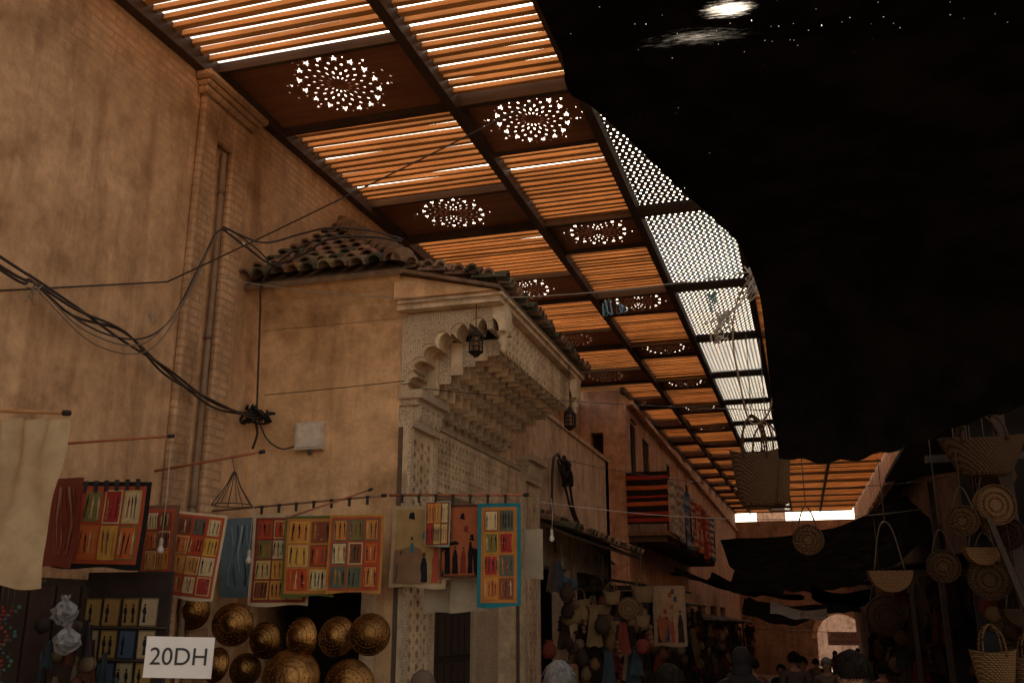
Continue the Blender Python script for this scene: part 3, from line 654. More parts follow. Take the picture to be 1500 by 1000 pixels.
cable('long_wire',[sag((-3.5,15.0,4.4),(2.5,18.0,4.3),.3)],.006,"thin dark wire across the alley",grp=G2)
cable('long_wire',[sag((-2.2,8.0,2.95),(1.5,12.0,3.2),.15)],.004,"thin pale string from portal rod to stalls",(.3,.26,.2),grp=G2)
cable('wall_cable',[spline([(-3.5,14.2,4.4),(-3.5,14.9,4.1),(-3.5,15.3,3.6),(-3.5,16.2,3.3),(-3.5,17.5,3.1),(-3.5,18.6,2.95)],6),spline([(-3.5,14.2,4.3),(-3.5,14.7,3.9),(-3.5,15.3,3.5),(-3.5,16.5,3.2)],6),spline([(-3.5,14.2,4.4),(-3.5,13.9,4.2),(-3.5,13.8,3.4),(-3.5,14.0,2.9)],6)],.022,"bundle of dark cables hanging on low wall",grp=G1)
b=MB()
for k in range(6): b.tube(spline([Vector((-3.48,14.6,4.2))+Vector((U(-.05,.1),U(-.2,.2),U(-.25,.2))) for _ in range(6)],4),.03,(.015,.012,.012),5)
o=mobj('cable_knot',b,M['cable']); tag(o,"dark bundled cable coil on low plaster wall","cable knot")
def knot(x,y,z,col,name,label,n=6,s=.06,r=.006):
    b=MB()
    for k in range(n): b.tube(spline([Vector((x,y,z))+Vector((U(-s,s),U(-s,s),U(-s*1.8,s))) for _ in range(4)],4),lambda q:r*(1.2-q),col,5)
    o=mobj(name,b,M['plastic']); tag(o,label,"plastic strip","knotted plastic scraps on the string")
knot(-.15,6.6,4.3,(.6,.54,.47),'plastic_scrap',"crumpled clear plastic knotted on string",10,.10,.008)
knot(-.42,6.7,4.05,(.6,.54,.47),'plastic_scrap',"white plastic shreds hanging from rope",7,.06,.008)
knot(-.45,6.7,3.95,(.6,.5,.4),'plastic_scrap',"white plastic shreds hanging from rope",6,.06,.008)
knot(-1.25,6.7,4.22,(.18,.36,.42),'plastic_scrap',"pale blue plastic strips tied on string",4,.045)
knot(-1.15,6.7,4.22,(.14,.28,.42),'plastic_scrap',"pale blue plastic strips tied on string",3,.045)
knot(-.5,6.7,4.2,(.18,.33,.36),'plastic_scrap',"pale blue plastic strips tied on string",4,.05)
knot(-4.86,4.95,4.12,(.4,.3,.2),'plastic_scrap',"string ends knotted round wall cable",6,.06,.004)
knot(-4.8,6.1,4.28,(.4,.35,.3),'plastic_scrap',"small plastic shred on string",3,.04,.004)
cable('hanging_rope',[spline([(-.14,6.5,4.35),(-.30,6.6,4.15),(-.36,6.7,3.9),(-.33,6.7,3.55),(-.28,6.8,3.3),(-.15,6.7,3.35),(-.08,6.6,3.7),(-.12,6.5,4.2)],6)],.007,"loop of pale rope hanging from net edge",(.28,.19,.12),"rope")
cable('hanging_rope',[spline([(-.14,6.5,4.33),(-.30,6.6,4.1),(-.45,6.7,4.05),(-.55,6.7,4.02)],6)],.008,"pale rope tied to the net corner",(.45,.39,.33),"rope")
# ---------------------------------------------------------------- baskets and bags
def basket(p,w,h,label,topz,cone=.7,depth=.55,col=(.30,.19,.10),rot=0):
    t=thing('straw_basket',p,label,"basket","woven baskets hanging for sale")
    Mx=Matrix.Rotation(rot,4,'Z'); b=MB()
    pr=[(.001,0),(w/2*cone*.8,.0),(w/2*cone,.02),(w/2*(cone*.5+.5),h*.5),(w/2,h*.96),(w/2*1.02,h),(w/2*.97,h),(w/2*.93,h*.9),(w/2*(cone*.5+.42),h*.5),(w/2*cone*.85,.04),(.001,.04)]
    b.lathe(pr,Mx,24,col,0,1,depth)
    b.v=[(x,y,z-(.10*h*(1-(x/(w/2))**2) if z>h*.85 else 0)) for x,y,z in b.v]
    mobj('basket_body',b,M['wick'],t,True)
    for sy in (-1,1):
        b=MB(); pts=[(-w*.25,sy*depth*w*.47,h*.82),(-w*.2,sy*depth*w*.35,h+h*.35),(0,sy*depth*w*.1,h+h*.62),(w*.2,sy*depth*w*.35,h+h*.35),(w*.25,sy*depth*w*.47,h*.82)]
        b.tube([Mx@q for q in spline(pts,6)],w*.022,(col[0]*.8,col[1]*.7,col[2]*.6),6)
        mobj('handle',b,M['wick'],t,True)
    if topz>p[2]+h*1.62:
        b=MB(); b.tube([(0,0,h*1.58),(.0,.0,topz-p[2])],.004,(.1,.07,.05),4); mobj('hanging_string',b,M['cable'],t,True)
    return t
def roundbag(p,r,label,topz,col=(.36,.23,.12),rot=0,half=False):
    t=thing('round_straw_bag',p,label,"bag","woven baskets hanging for sale")
    b=MB(); F=Matrix.Rotation(rot,4,'Z')@Matrix.Rotation(math.pi/2,4,'X')
    if half:
        n=18; out=[(r*math.cos(math.pi+math.pi*k/n),r*math.sin(math.pi+math.pi*k/n)) for k in range(n+1)]
        me=panel2d(out,[],.09,(0,0,0),(math.cos(rot),math.sin(rot),0),(0,0,1)); me.materials.append(M['wick'])
        at_=me.attributes.new('Col','FLOAT_COLOR','FACE'); at_.data.foreach_set('color',[x for _ in me.polygons for x in (*col,1)])
        mobj('bag_body',me,M['wick'],t,True)
    else:
        b.lathe([(.001,-.05),(r*.5,-.048),(r*.95,-.04),(r,0),(r*.95,.04),(r*.5,.048),(.001,.05)],F,24,col); mobj('bag_body',b,M['wick'],t,True)
        b=MB()
        for k,q in enumerate((.35,.62,.98)): b.tube([F@Vector((r*q*math.cos(a*.2618),r*q*math.sin(a*.2618),.05)) for a in range(24)],.008,(col[0]*.6,col[1]*.55,col[2]*.5),5,closed=True)
        mobj('rim',b,M['wick'],t,True)
    b=MB(); c,s=math.cos(rot),math.sin(rot)
    b.tube(spline([(-r*.7*c,-r*.7*s,r*.5 if not half else 0),(-r*.35*c,-r*.35*s,r*1.8),(0,0,r*2.3),(r*.35*c,r*.35*s,r*1.8),(r*.7*c,r*.7*s,r*.5 if not half else 0)],6),.006,(.06,.04,.025),5)
    mobj('strap',b,M['cable'],t,True)
    if topz>p[2]+r*2.35:
        b=MB(); b.tube([(0,0,r*2.28),(0,0,topz-p[2])],.004,(.08,.05,.035),4); mobj('hanging_string',b,M['cable'],t,True)
    return t
basket((-.28,7,2.74),.34,.40,"dark tapered palm basket hanging on rope",4.0,.72,.7,(.16,.09,.048),.1)
basket((-.19,7.15,2.76),.32,.37,"brown palm basket hung behind another",4.0,.8,.7,(.20,.115,.06),-.3)
roundbag((.04,7,2.5),.10,"small round brown bag hanging on strap",3.4,(.20,.105,.05))
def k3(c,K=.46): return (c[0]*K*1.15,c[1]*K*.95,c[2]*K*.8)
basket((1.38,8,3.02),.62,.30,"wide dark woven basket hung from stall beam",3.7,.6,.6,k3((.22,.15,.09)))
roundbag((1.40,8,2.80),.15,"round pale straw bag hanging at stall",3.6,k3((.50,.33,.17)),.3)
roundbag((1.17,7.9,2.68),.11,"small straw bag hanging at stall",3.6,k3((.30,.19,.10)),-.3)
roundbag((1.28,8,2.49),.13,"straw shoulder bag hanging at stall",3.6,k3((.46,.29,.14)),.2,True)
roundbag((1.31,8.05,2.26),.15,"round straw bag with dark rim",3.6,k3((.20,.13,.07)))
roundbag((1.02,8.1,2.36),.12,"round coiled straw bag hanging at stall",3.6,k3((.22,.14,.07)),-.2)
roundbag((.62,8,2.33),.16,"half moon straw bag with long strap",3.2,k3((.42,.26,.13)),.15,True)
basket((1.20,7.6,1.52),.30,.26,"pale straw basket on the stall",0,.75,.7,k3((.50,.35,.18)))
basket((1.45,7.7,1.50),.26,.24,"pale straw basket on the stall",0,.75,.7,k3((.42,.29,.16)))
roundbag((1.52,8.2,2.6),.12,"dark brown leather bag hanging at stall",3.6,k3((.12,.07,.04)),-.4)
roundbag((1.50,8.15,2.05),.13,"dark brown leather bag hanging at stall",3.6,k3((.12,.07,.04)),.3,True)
roundbag((.75,11,2.0),.2,"straw bag among dark stalls",3.0,k3((.20,.12,.07)),.3)
for i,(x,y,z,wd) in enumerate([(-3.15,14,2.12,.3),(-2.86,14,2.15,.34),(-2.66,13.9,2.25,.26),(-2.48,14.2,2.10,.32),(-2.30,14.4,2.28,.34),(-3.0,15,2.0,.3),(-2.25,14.0,1.95,.22),(-3.3,13.2,2.45,.2),(-3.05,13.1,2.0,.25)]):
    if i%2: roundbag((x,y,z),wd*.5,"straw bag hanging under tiled lean-to",2.95,(.46,.30,.15),U(-.4,.4),i%4==1)
    else: basket((x,y,z-.1),wd,wd*.75,"light straw basket hanging under tiled lean-to",2.95,.8,.7,(.55,.38,.20),U(-.3,.3))
def clutter(b,n,xr,yr,zr,pal,sc=1,pots=True):
    for k in range(n):
        x,y,z=U(*xr),U(*yr),U(*zr); c=random.choice(pal); q=R(); s=sc*U(.7,1.3)
        if not pots and q>.4 and q<.6: q=.1
        if q<.4:
            w0=.07*s; L=.36*s; pts=[]; m_=5
            for j in range(m_+1):
                f=j/m_; ww=w0*(.5+.8*f) 
                for i in range(5): pts.append((x-ww+2*ww*i/4, y+.015*math.sin(i*2.2+k+f*2), z-L*f-(.02*math.sin(i*3+k) if j==m_ else 0)))
            b.add(pts,[(j*5+i,j*5+i+1,(j+1)*5+i+1,(j+1)*5+i) for j in range(m_) for i in range(4)],c,0,True)
        elif q<.6: b.lathe([(.001,0),(.05*s,.0),(.085*s,.06*s),(.07*s,.13*s),(.04*s,.16*s),(.05*s,.19*s)],Matrix.Translation((x,y,z-.2)),9,c)
        elif q<.8: b.lathe([(.001,-.03),(.07*s,-.025),(.085*s,0),(.06*s,.03),(.001,.035)],Matrix.Translation((x,y,z))@Matrix.Rotation(1.5+U(-.3,.3),4,'X'),10,c); b.tube([(x,y,z+.08*s),(x+.01,y,z+.2*s)],.004,(.05,.03,.02),4)
        else:
            for i in range(4): b.ball((x+U(-.02,.02),y,z-.05*i*s),.028*s,c,7)
def hung(b,label): o=mobj('hung_goods',b,M['cloth']); tag(o,label,"goods","goods hung on the stalls","stuff")
DPAL=[(.22,.05,.035),(.30,.2,.1),(.06,.08,.10),(.34,.25,.15),(.07,.045,.03),(.2,.11,.05),(.12,.07,.05),(.25,.14,.08),(.05,.03,.025),(.04,.03,.025)]
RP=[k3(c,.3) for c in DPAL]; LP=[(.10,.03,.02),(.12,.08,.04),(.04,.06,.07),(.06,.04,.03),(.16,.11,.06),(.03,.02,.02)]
t=thing('market_stall',(1.6,8.3,0),"dark timber stall frame hung with straw bags","stall","timber market stalls")
for a in ((.45,2.9,8.28,8.34,3.64,3.72,(.05,.035,.025)),(1.0,2.9,8.28,8.33,3.18,3.24,(.05,.035,.025))): boxpart('rail',a,M['attr'],t)
for a in ((1.55,1.63,8.345,8.42,0,3.64,(.05,.033,.025)),(1.55,1.61,12.9,13,-.2,3.6,(.06,.04,.03)),(2.5,2.58,8.345,8.42,0,3.64,(.06,.04,.03))): boxpart('post',a,M['attr'],t)
b=MB(); b.obox((1.62,7.9,1.6),(.02,0,0),(0,.03,0),(-.28,0,1.1),(.05,.033,.022)); mobj('brace',b,M['attr'],t)
b=MB(); slab(b,[(1.1,8.3,3.74),(2.9,8.3,3.95),(2.9,13.5,3.95),(1.1,13.5,3.74)],.05,(.03,.022,.018)); mobj('stall_roof',b,M['attr'],t)
boxpart('counter',(1.7,3.0,8.6,13,-.2,1.1,(.05,.03,.02)),M['attr'],t); boxpart('back_panel',(1.3,3.0,8.75,8.8,1.15,3.7,(.02,.014,.011)),M['attr'],t)
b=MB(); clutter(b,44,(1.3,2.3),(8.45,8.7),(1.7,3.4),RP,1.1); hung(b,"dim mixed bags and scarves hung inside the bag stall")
for y0,dx in ((14,0),(20,.1),(27,.75)):
    t=thing('market_stall',(1.9,y0,gz(y0)),"dark narrow alley stall with cloth roof and hung goods","stall","timber market stalls"); g0=gz(y0+2)
    for x in (1.3+dx,2.5):
        for y in (y0,y0+4): boxpart('post',(x,x+.06,y,y+.06,g0-.3,g0+2.79,(.06,.04,.03)),M['attr'],t)
    boxpart('rail',(1.2+dx,2.6,y0,y0+.05,2.8+g0,2.88+g0,(.05,.03,.02)),M['attr'],t)
    b=MB(); slab(b,[(1.0+dx,y0-.1,2.9+g0),(2.6,y0-.1,3.2+g0),(2.6,y0+4.6,3.2+g0),(1.0+dx,y0+4.6,2.9+g0)],.03,(.03,.022,.018)); mobj('stall_roof',b,M['cloth'],t)
    boxpart('counter',(1.5+dx,2.6,y0+.2,y0+4.2,g0-.4,g0+1.0,(.07,.045,.03)),M['attr'],t); boxpart('back_panel',(1.7+dx,2.6,y0+.5,y0+.6,g0+1,2.8+g0,(.03,.02,.016)),M['attr'],t)
    b=MB(); clutter(b,44,(1.15+dx,2.3),(y0-.05,y0+.4),(1.5+g0,2.85+g0),DPAL if y0>20 else RP,1.2); clutter(b,24,(1.15+dx,1.3+dx),(y0+.3,y0+4),(1.6+g0,2.85+g0),DPAL if y0>20 else RP,1.2); hung(b,"mixed clothes and trinkets hung on alley stall")
for y0,xf in ((16.5,-2.6),(20.5,-2.7),(26,-2.9),(31,-2.9),(38,-2.9),(46,-2.9)):
    g0=gz(y0+2)+.15; t=thing('market_stall',(xf,y0,gz(y0)),"dark cluttered stall under low cloth roof along the wall","stall","timber market stalls")
    for y in (y0,y0+3.6): boxpart('post',(xf,xf+.06,y,y+.06,g0-.5,g0+2.69,(.06,.04,.03)),M['attr'],t)
    boxpart('rail',(-3.85,xf+.1,y0,y0+.05,2.7+g0,2.78+g0,(.05,.03,.02)),M['attr'],t)
    b=MB(); slab(b,[(-3.85,y0-.1,3.0+g0),(xf+.35,y0-.1,2.75+g0),(xf+.35,y0+3.9,2.75+g0),(-3.85,y0+3.9,3.0+g0)],.03,(.05,.035,.03)); mobj('stall_roof',b,M['cloth'],t)
    boxpart('counter',(-3.8,xf-.1,y0+.3,y0+3.6,g0-.5,g0+1.0,(.07,.045,.03)),M['attr'],t); boxpart('back_panel',(-3.8,xf-.3,y0+.45,y0+.52,g0+1,2.7+g0,(.03,.02,.016)),M['attr'],t)
    b=MB(); clutter(b,48,(-3.7,xf+.3),(y0-.15,y0+.35),(1.3+g0,2.7+g0),DPAL,1.2); clutter(b,26,(xf+.1,xf+.3),(y0+.3,y0+3.5),(1.4+g0,2.7+g0),DPAL,1.2); hung(b,"mixed clothes pots and scarves hung along wall stall")
b=MB(); clutter(b,40,(-3.3,-2.2),(13.6,14.6),(1.3,2.1),DPAL,1.1); clutter(b,16,(-3.3,-3.0),(12.7,13.4),(1.4,2.9),DPAL,1.0); hung(b,"pots scarves and bags piled under tiled lean-to")
# ---------------------------------------------------------------- paintings
PAL=[(.60,.15,.04),(.52,.08,.03),(.68,.36,.07),(.66,.44,.18),(.24,.08,.04),(.12,.13,.09),(.62,.25,.06),(.22,.18,.06),(.68,.52,.28),(.44,.05,.04)]
def painting(x0,x1,z0,z1,Y,label,border,cols,rows,pal=PAL,yaw=.12,bw=.045,mode='fig',seed=0,amp=.009,roll=0):
    random.seed(seed); w=x1-x0;h=z1-z0; b=MB()
    def D(u,v): return amp*(math.sin(u*14+seed)+.7*math.sin(v*9+seed*2+u*5))*(.4+abs(v)/h)
    def hem(u,v): return v+(.010*math.sin(u*13+seed) if v<-h+.001 else 0)
    def sheet(a0,a1,v0,v1,off,col,n=2,k=2):
        vs=[]
        for j in range(k+1):
            for i in range(n+1):
                u=a0+(a1-a0)*i/n; v=v0+(v1-v0)*j/k; vs.append((u,D(u,v)-off,hem(u,v)))
        b.add(vs,[(j*(n+1)+i,j*(n+1)+i+1,(j+1)*(n+1)+i+1,(j+1)*(n+1)+i) for j in range(k) for i in range(n)],col,0,True)
    def poly(pts,off,col): b.add([(u,D(u,v)-off,v) for u,v in pts],[tuple(range(len(pts)))],col)
    sheet(-w/2,w/2,-h,0,0,border,14,14)
    sheet(-w/2,w/2,-h,0,-.004,tuple(x*.6 for x in border),10,10)
    iw=w-2*bw; ih=h-2*bw
    if mode=='fig':
        sheet(-w/2+bw*.6,w/2-bw*.6,-h+bw*.6,-bw*.6,.003,random.choice([(.45,.09,.04),(.50,.20,.05),(.28,.06,.04)]),10,10)
        cw=iw/cols; ch=ih/rows
        for r in range(rows):
            for c in range(cols):
                a=-w/2+bw+c*cw; v=-bw-r*ch; g=min(cw,ch)*.05; k=random.choice(pal); k2=random.choice(pal)
                sheet(a+g,a+cw-g,v-ch+g,v-g,.006,k,3,3)
                if R()<.7: sheet(a+g*2.4,a+cw-g*2.4,v-ch+g*2.4,v-g*2.4,.009,k2,3,3)
                n=random.choice((3,3,4,5))
                for q in range(n):
                    cx=a+cw*(q+.8)/(n+.6)+U(-.03,.03)*cw; top=v-ch*U(.16,.28); bt=v-ch*U(.76,.90); fw=cw*.036*U(.8,1.4); ln=U(-.5,.5)*fw*3
                    fc=random.choice([(.02,.02,.02),(.62,.46,.24),(.3,.05,.03),(.05,.04,.04),(.02,.02,.02),(.5,.22,.06),(.08,.10,.09)])
                    mid=(top+bt)/2
                    poly([(cx-fw*.5,top),(cx+fw*.5,top),(cx+fw*1.3+ln*.3,top-ch*.13),(cx+fw*.5+ln*.5,mid),(cx+fw*1.4+ln,bt),(cx+fw*.7+ln,bt),(cx+ln*.4,mid-ch*.04),(cx-fw*.6+ln,bt),(cx-fw*1.3+ln,bt),(cx-fw*.7+ln*.5,mid),(cx-fw*1.1,top-ch*.1)],.012,fc)
                    poly([(cx+fw*.7*math.cos(t*1.047),top+ch*.035+fw*.8*math.sin(t*1.047)) for t in range(6)],.012,fc)
                for q in range(8):
                    xx=a+U(.10,.88)*cw; zz=v-U(.10,.90)*ch; s=cw*U(.010,.03); poly([(xx-s,zz-s),(xx+s*1.4,zz-s*.6),(xx+s,zz+s),(xx-s*.8,zz+s*1.2)],.0125,random.choice(pal))
    elif mode=='scene':
        sheet(-w/2+bw,w/2-bw,-h+bw,-bw,.003,pal[0],12,12)
        poly([(-w/2+bw,-h*.55),(-w*.1,-h*.5),(w/2-bw,-h*.62),(w/2-bw,-h+bw),(-w/2+bw,-h+bw)],.006,pal[1])
        for q in range(4):
            cx=-w/2+w*(.2+.2*q)+U(-.03,.03)*w; bt=-h+bw+.03*h*R(); hh=h*U(.35,.6); fw=w*U(.06,.1); c=pal[2+q%(len(pal)-2)]
            poly([(cx-fw,bt),(cx+fw*1.1,bt),(cx+fw*.95,bt+hh*.3),(cx+fw*.8,bt+hh*.6),(cx+fw*.35,bt+hh*.82),(cx-fw*.3,bt+hh*.84),(cx-fw*.9,bt+hh*.5),(cx-fw*.75,bt+hh*.25)],.009,c)
            poly([(cx+fw*.4*math.cos(t*.785),bt+hh*.92+fw*.5*math.sin(t*.785)) for t in range(8)],.012,(.12,.06,.04))
        for q in range(6):
            x=U(-w*.35,w*.25); z=-U(.12,.5)*h; poly([(x,z),(x+w*.12,z-.01),(x+w*.1,z+h*.08),(x+.01,z+h*.07)],.006,random.choice(pal))
    elif mode=='swirl':
        for q in range(7):
            cx=-w*.3+q*w*.1; pts=[]
            for k in range(9): pts.append((cx+w*.05*math.sin(k*.7+q)+k*.004, -h*.1-k*h*.095))
            for k in range(8,-1,-1): pts.append((cx+w*.05*math.sin(k*.7+q)+.012+.008*(q%3), -h*.1-k*h*.095))
            poly(pts,.004+q*.001,pal[q%len(pal)])
    o=mobj('hanging_painting',b,M['cloth']); o.location=((x0+x1)/2,Y,z1); o.rotation_euler=(0,roll,yaw)
    tag(o,label,"painting","paintings on cloth hung for sale")
    random.seed(seed+500); return o
CRM=(.66,.50,.32)
painting(-4.97,-4.28,2.31,2.90,5.6,"painted cloth of small figures with black border",(.02,.02,.02),4,2,seed=1,bw=.05,roll=.03)
painting(-4.86,-4.52,2.30,2.88,5.25,"dark red cloth hung on the side wall",(.20,.05,.03),1,1,pal=[(.3,.08,.05),(.22,.05,.03),(.3,.17,.1)],mode='swirl',seed=2,amp=.03)
painting(-4.75,-4.45,2.28,2.80,6.2,"brown painted cloth with figures behind others",(.22,.10,.06),2,3,seed=3)
painting(-4.98,-4.66,2.22,2.74,6.75,"red painted cloth with figures tucked behind others",(.30,.09,.05),2,3,seed=23)
painting(-4.68,-4.28,2.12,2.77,6.55,"tilted figure painting with cream border",CRM,3,4,seed=4,bw=.03,roll=.10,yaw=.3)
painting(-4.97,-4.55,2.16,2.84,7.6,"blue grey painted cloth with tall swirling figures",(.15,.21,.23),1,1,pal=[(.22,.32,.36),(.06,.09,.11),(.36,.40,.38),(.05,.06,.07)],mode='swirl',seed=5,roll=-.04)
painting(-4.54,-4.00,2.08,2.84,7.42,"large red figure painting with cream border",CRM,3,4,seed=6,bw=.045)
painting(-4.18,-3.72,2.15,2.81,7.33,"figure painting with green and red border",(.13,.14,.04),2,3,seed=7,bw=.04)
painting(-3.78,-3.31,2.18,2.81,7.36,"orange figure painting on tan border",(.52,.24,.06),3,3,seed=8,bw=.03)
painting(-3.44,-2.93,2.23,2.93,8.0-.12,"painting of robed people on cream cloth",(.52,.38,.22),1,1,pal=[(.45,.29,.12),(.27,.15,.08),(.03,.06,.12),(.05,.18,.20),(.02,.02,.03),(.45,.1,.05)],mode='scene',seed=9,bw=.035,roll=.02,yaw=.05)
painting(-3.10,-2.87,2.57,2.95,7.78,"small figure painting with teal edge",(.34,.38,.30),3,2,seed=10,bw=.015,yaw=.05)
painting(-2.98,-2.63,2.31,2.92,7.85,"dark painting of black arches and seated figures",(.12,.05,.03),1,1,pal=[(.40,.12,.05),(.02,.015,.015),(.015,.012,.012),(.015,.012,.012),(.2,.04,.03),(.015,.012,.012)],mode='scene',seed=11,bw=.02,yaw=.05)
painting(-2.63,-2.26,2.07,2.92,7.82,"tall figure painting with turquoise border",(.03,.21,.25),2,4,seed=12,bw=.055,yaw=.1)
painting(-2.95,-2.62,2.03,2.35,8.05,"plain cream canvas hanging behind paintings",(.45,.36,.25),1,1,mode='none',seed=13)
painting(-3.2,-2.95,2.02,2.3,8.05,"plain cream canvas hanging behind paintings",(.42,.33,.23),1,1,mode='none',seed=14)
painting(-2.30,-2.14,2.30,2.72,8.1,"narrow cream painted canvas edge",(.42,.34,.24),1,1,mode='none',seed=15)
painting(-2.30,-1.80,1.55,2.45,15.4,"poster of people with camel on orange brown ground",(.34,.25,.17),1,1,pal=[(.42,.27,.15),(.35,.12,.05),(.03,.02,.02),(.07,.07,.15),(.35,.08,.04),(.05,.03,.03)],mode='scene',seed=16,bw=.05)
random.seed(5)
b=MB(); nx,nz=24,20; P=[]
for j in range(nz+1):
    for i in range(nx+1):
        u=i/nx; v=j/nz; x=-4.47+.52*u-.08*v*u+.01*math.sin(v*8)*u; z=3.12-.03*u-.94*v+.02*math.sin(u*6)*v
        fold=.05*math.sin(u*6+v*2.2)*v+.03*math.sin(u*19+1)*(1-v)**2+.05*noise.noise(Vector((u*3+v*2,v*3,1)))+.03*math.sin((u-v)*7)*v*(1-v)*2
        P.append((x,4.4+fold,z-.03*abs(math.sin(u*9.4))*(1-v)))
b.add(P,[(j*(nx+1)+i,j*(nx+1)+i+1,(j+1)*(nx+1)+i+1,(j+1)*(nx+1)+i) for j in range(nz) for i in range(nx)],(.52,.38,.22),0,True)
o=mobj('canvas_sheet',b,M['cloth']); tag(o,"large blank cream canvas hanging from wooden rod","canvas sheet")
def rod(a,c,r,col,label): 
    b=MB(); b.tube([a,Vector(a).lerp(Vector(c),.5),c],r,col,8); d=(Vector(c)-Vector(a)).normalized(); b.tube([Vector(c)-d*.02,Vector(c)+d*.02],r*1.5,(.03,.02,.02),8)
    o=mobj('hanging_rod',b,M['attr']); tag(o,label,"rod","rods holding the goods")
rod((-4.99,4.4,3.20),(-3.96,4.4,3.11),.012,(.50,.25,.10),"wooden rod holding a cream canvas")
rod((-4.99,5.2,3.10),(-3.84,5.2,3.11),.009,(.40,.13,.06),"thin red brown rod jutting from wall")
rod((-4.99,6.6,3.13),(-4.02,6.6,3.24),.011,(.40,.13,.06),"red brown rod jutting from wall")
rod((-4.95,7.35,2.88),(-3.30,7.35,2.96),.010,(.26,.14,.08),"rod holding row of figure paintings")
rod((-3.45,7.80,3.02),(-2.20,7.80,2.98),.012,(.40,.15,.07),"red rod across the portal corner holding paintings")
rod((-4.0,7.0,2.76),(-3.45,7.4,3.02),.008,(.36,.14,.07),"thin slanted rod above paintings")
for (x0,x1,y,z0,z1) in ((-4.5,-3.35,7.32,2.9,2.96),(-3.4,-2.3,7.79,3.02,2.98),(-4.9,-4.3,5.58,2.9,2.9)):
    for k in range(7):
        q=(k+.5)/7; x=x0+(x1-x0)*q; z=z0+(z1-z0)*q
        b=MB(); b.box(x-.007,x+.007,y-.02,y+.005,z-.07,z-.01,(.04,.03,.03)); b.box(x-.014,x+.014,y-.015,y,z-.02,z+.005,(.06,.04,.03)); o=mobj('clip',b,M['attr']); tag(o,"small dark clip holding a painting","clip","clips on the rods")
def bulb(p,top,label):
    t=thing('light_bulb',p,label,"light bulb","bare bulbs on cords"); T=Matrix.Translation(p)
    b=MB(); b.lathe([(.001,-.022),(.013,-.019),(.021,-.008),(.022,.005),(.015,.024),(.010,.037)],T,12,(.7,.64,.56)); mobj('glass',b,M['plastic'],t)
    b=MB(); b.lathe([(.012,.03),(.013,.035),(.013,.075),(.006,.085)],T,10,(.45,.38,.3)); b.tube([(p[0],p[1],p[2]+.08),(p[0]+.01,p[1],(p[2]+top)/2),(p[0],p[1],top)],.003,(.5,.42,.35),4); mobj('cord',b,M['attr'],t)
bulb((-4.13,5.6,2.42),3.12,"white bulb on pale cord hanging from rod"); bulb((-4.04,6.55,2.40),3.22,"white bulb on pale cord hanging from rod")
bulb((-2.02,7.95,2.62),2.96,"white bulb by the portal paintings"); bulb((-3.4,14,2.72),3.0,"white bulb under lean-to"); bulb((-3.3,13.5,2.45),3.0,"white bulb under lean-to")
bulb((.75,12,4.0),4.5,"white bulb hanging over the alley")
b=MB()
for k in range(4):
    a=k*math.pi/4; b.tube(spline([(-4.35+.16*math.cos(a),6.75+.16*math.sin(a),2.85),(-4.35+.06*math.cos(a),6.75+.06*math.sin(a),3.0),(-4.35,6.75,3.12),(-4.35-.06*math.cos(a),6.75-.06*math.sin(a),3.0),(-4.35-.16*math.cos(a),6.75-.16*math.sin(a),2.85)],5),.004,(.08,.06,.05),4)
b.tube([(-4.35+.16*math.cos(a*.393),6.75+.16*math.sin(a*.393),2.85) for a in range(16)],.004,(.08,.06,.05),4,closed=True); b.tube([(-4.35,6.75,3.12),(-4.35,6.7,3.22)],.004,(.08,.06,.05),4)
o=mobj('wire_hanger',b,M['attr']); tag(o,"dark wire carousel hanger hanging from a rod","hanger")
def plate(x,y,z,r,tilt):
    b=MB(); F=Matrix.Rotation(math.pi/2+tilt,4,'X'); k=U(.5,.9); c=(.48*k,.23*k,.07*k)
    b.lathe([(r,0),(r*1.02,.01),(r*.96,.02),(r*.8,.055),(r*.55,.09),(r*.25,.115),(.001,.12)],F,28,c); b.lathe([(r*.93,-.005),(r*.75,.035),(.001,.1)],F,28,(.3,.16,.06))
    for q,h in ((.96,.022),(.7,.072),(.38,.108)): b.tube([F@Vector((r*q*math.cos(a*.2244),r*q*math.sin(a*.2244),h)) for a in range(28)],.003,(.38*k,.19*k,.06*k),5,closed=True)
    for ring in (.84,.55):
        for a in range(18):
            an=a*.349; b.ball(F@Vector((r*ring*math.cos(an),r*ring*math.sin(an),.05 if ring>.6 else .092)),.006,(.55*k,.3*k,.1*k),5)
    o=mobj('brass_plate',b,M['brass']); o.location=(x,y,z); o.rotation_euler=(0,0,U(-.35,.35)); tag(o,"domed hammered brass plate hung at shop door","brass plate","hammered brass plates")
for x,z,r in ((-4.55,1.93,.17),(-4.24,1.81,.145),(-3.92,1.83,.16),(-3.59,1.84,.155),(-3.29,1.86,.16),(-4.68,1.61,.14),(-4.40,1.58,.13),(-3.96,1.52,.23),(-3.45,1.48,.2),(-4.98+.06,2.04,.15),(-4.2,1.30,.16)):
    plate(x,7.2+U(-.05,.05),z,r,U(-.25,.1))
CP=[(.42,.26,.08),(.50,.38,.23),(.08,.12,.18),(.4,.22,.07),(.48,.36,.2),(.10,.16,.2)]
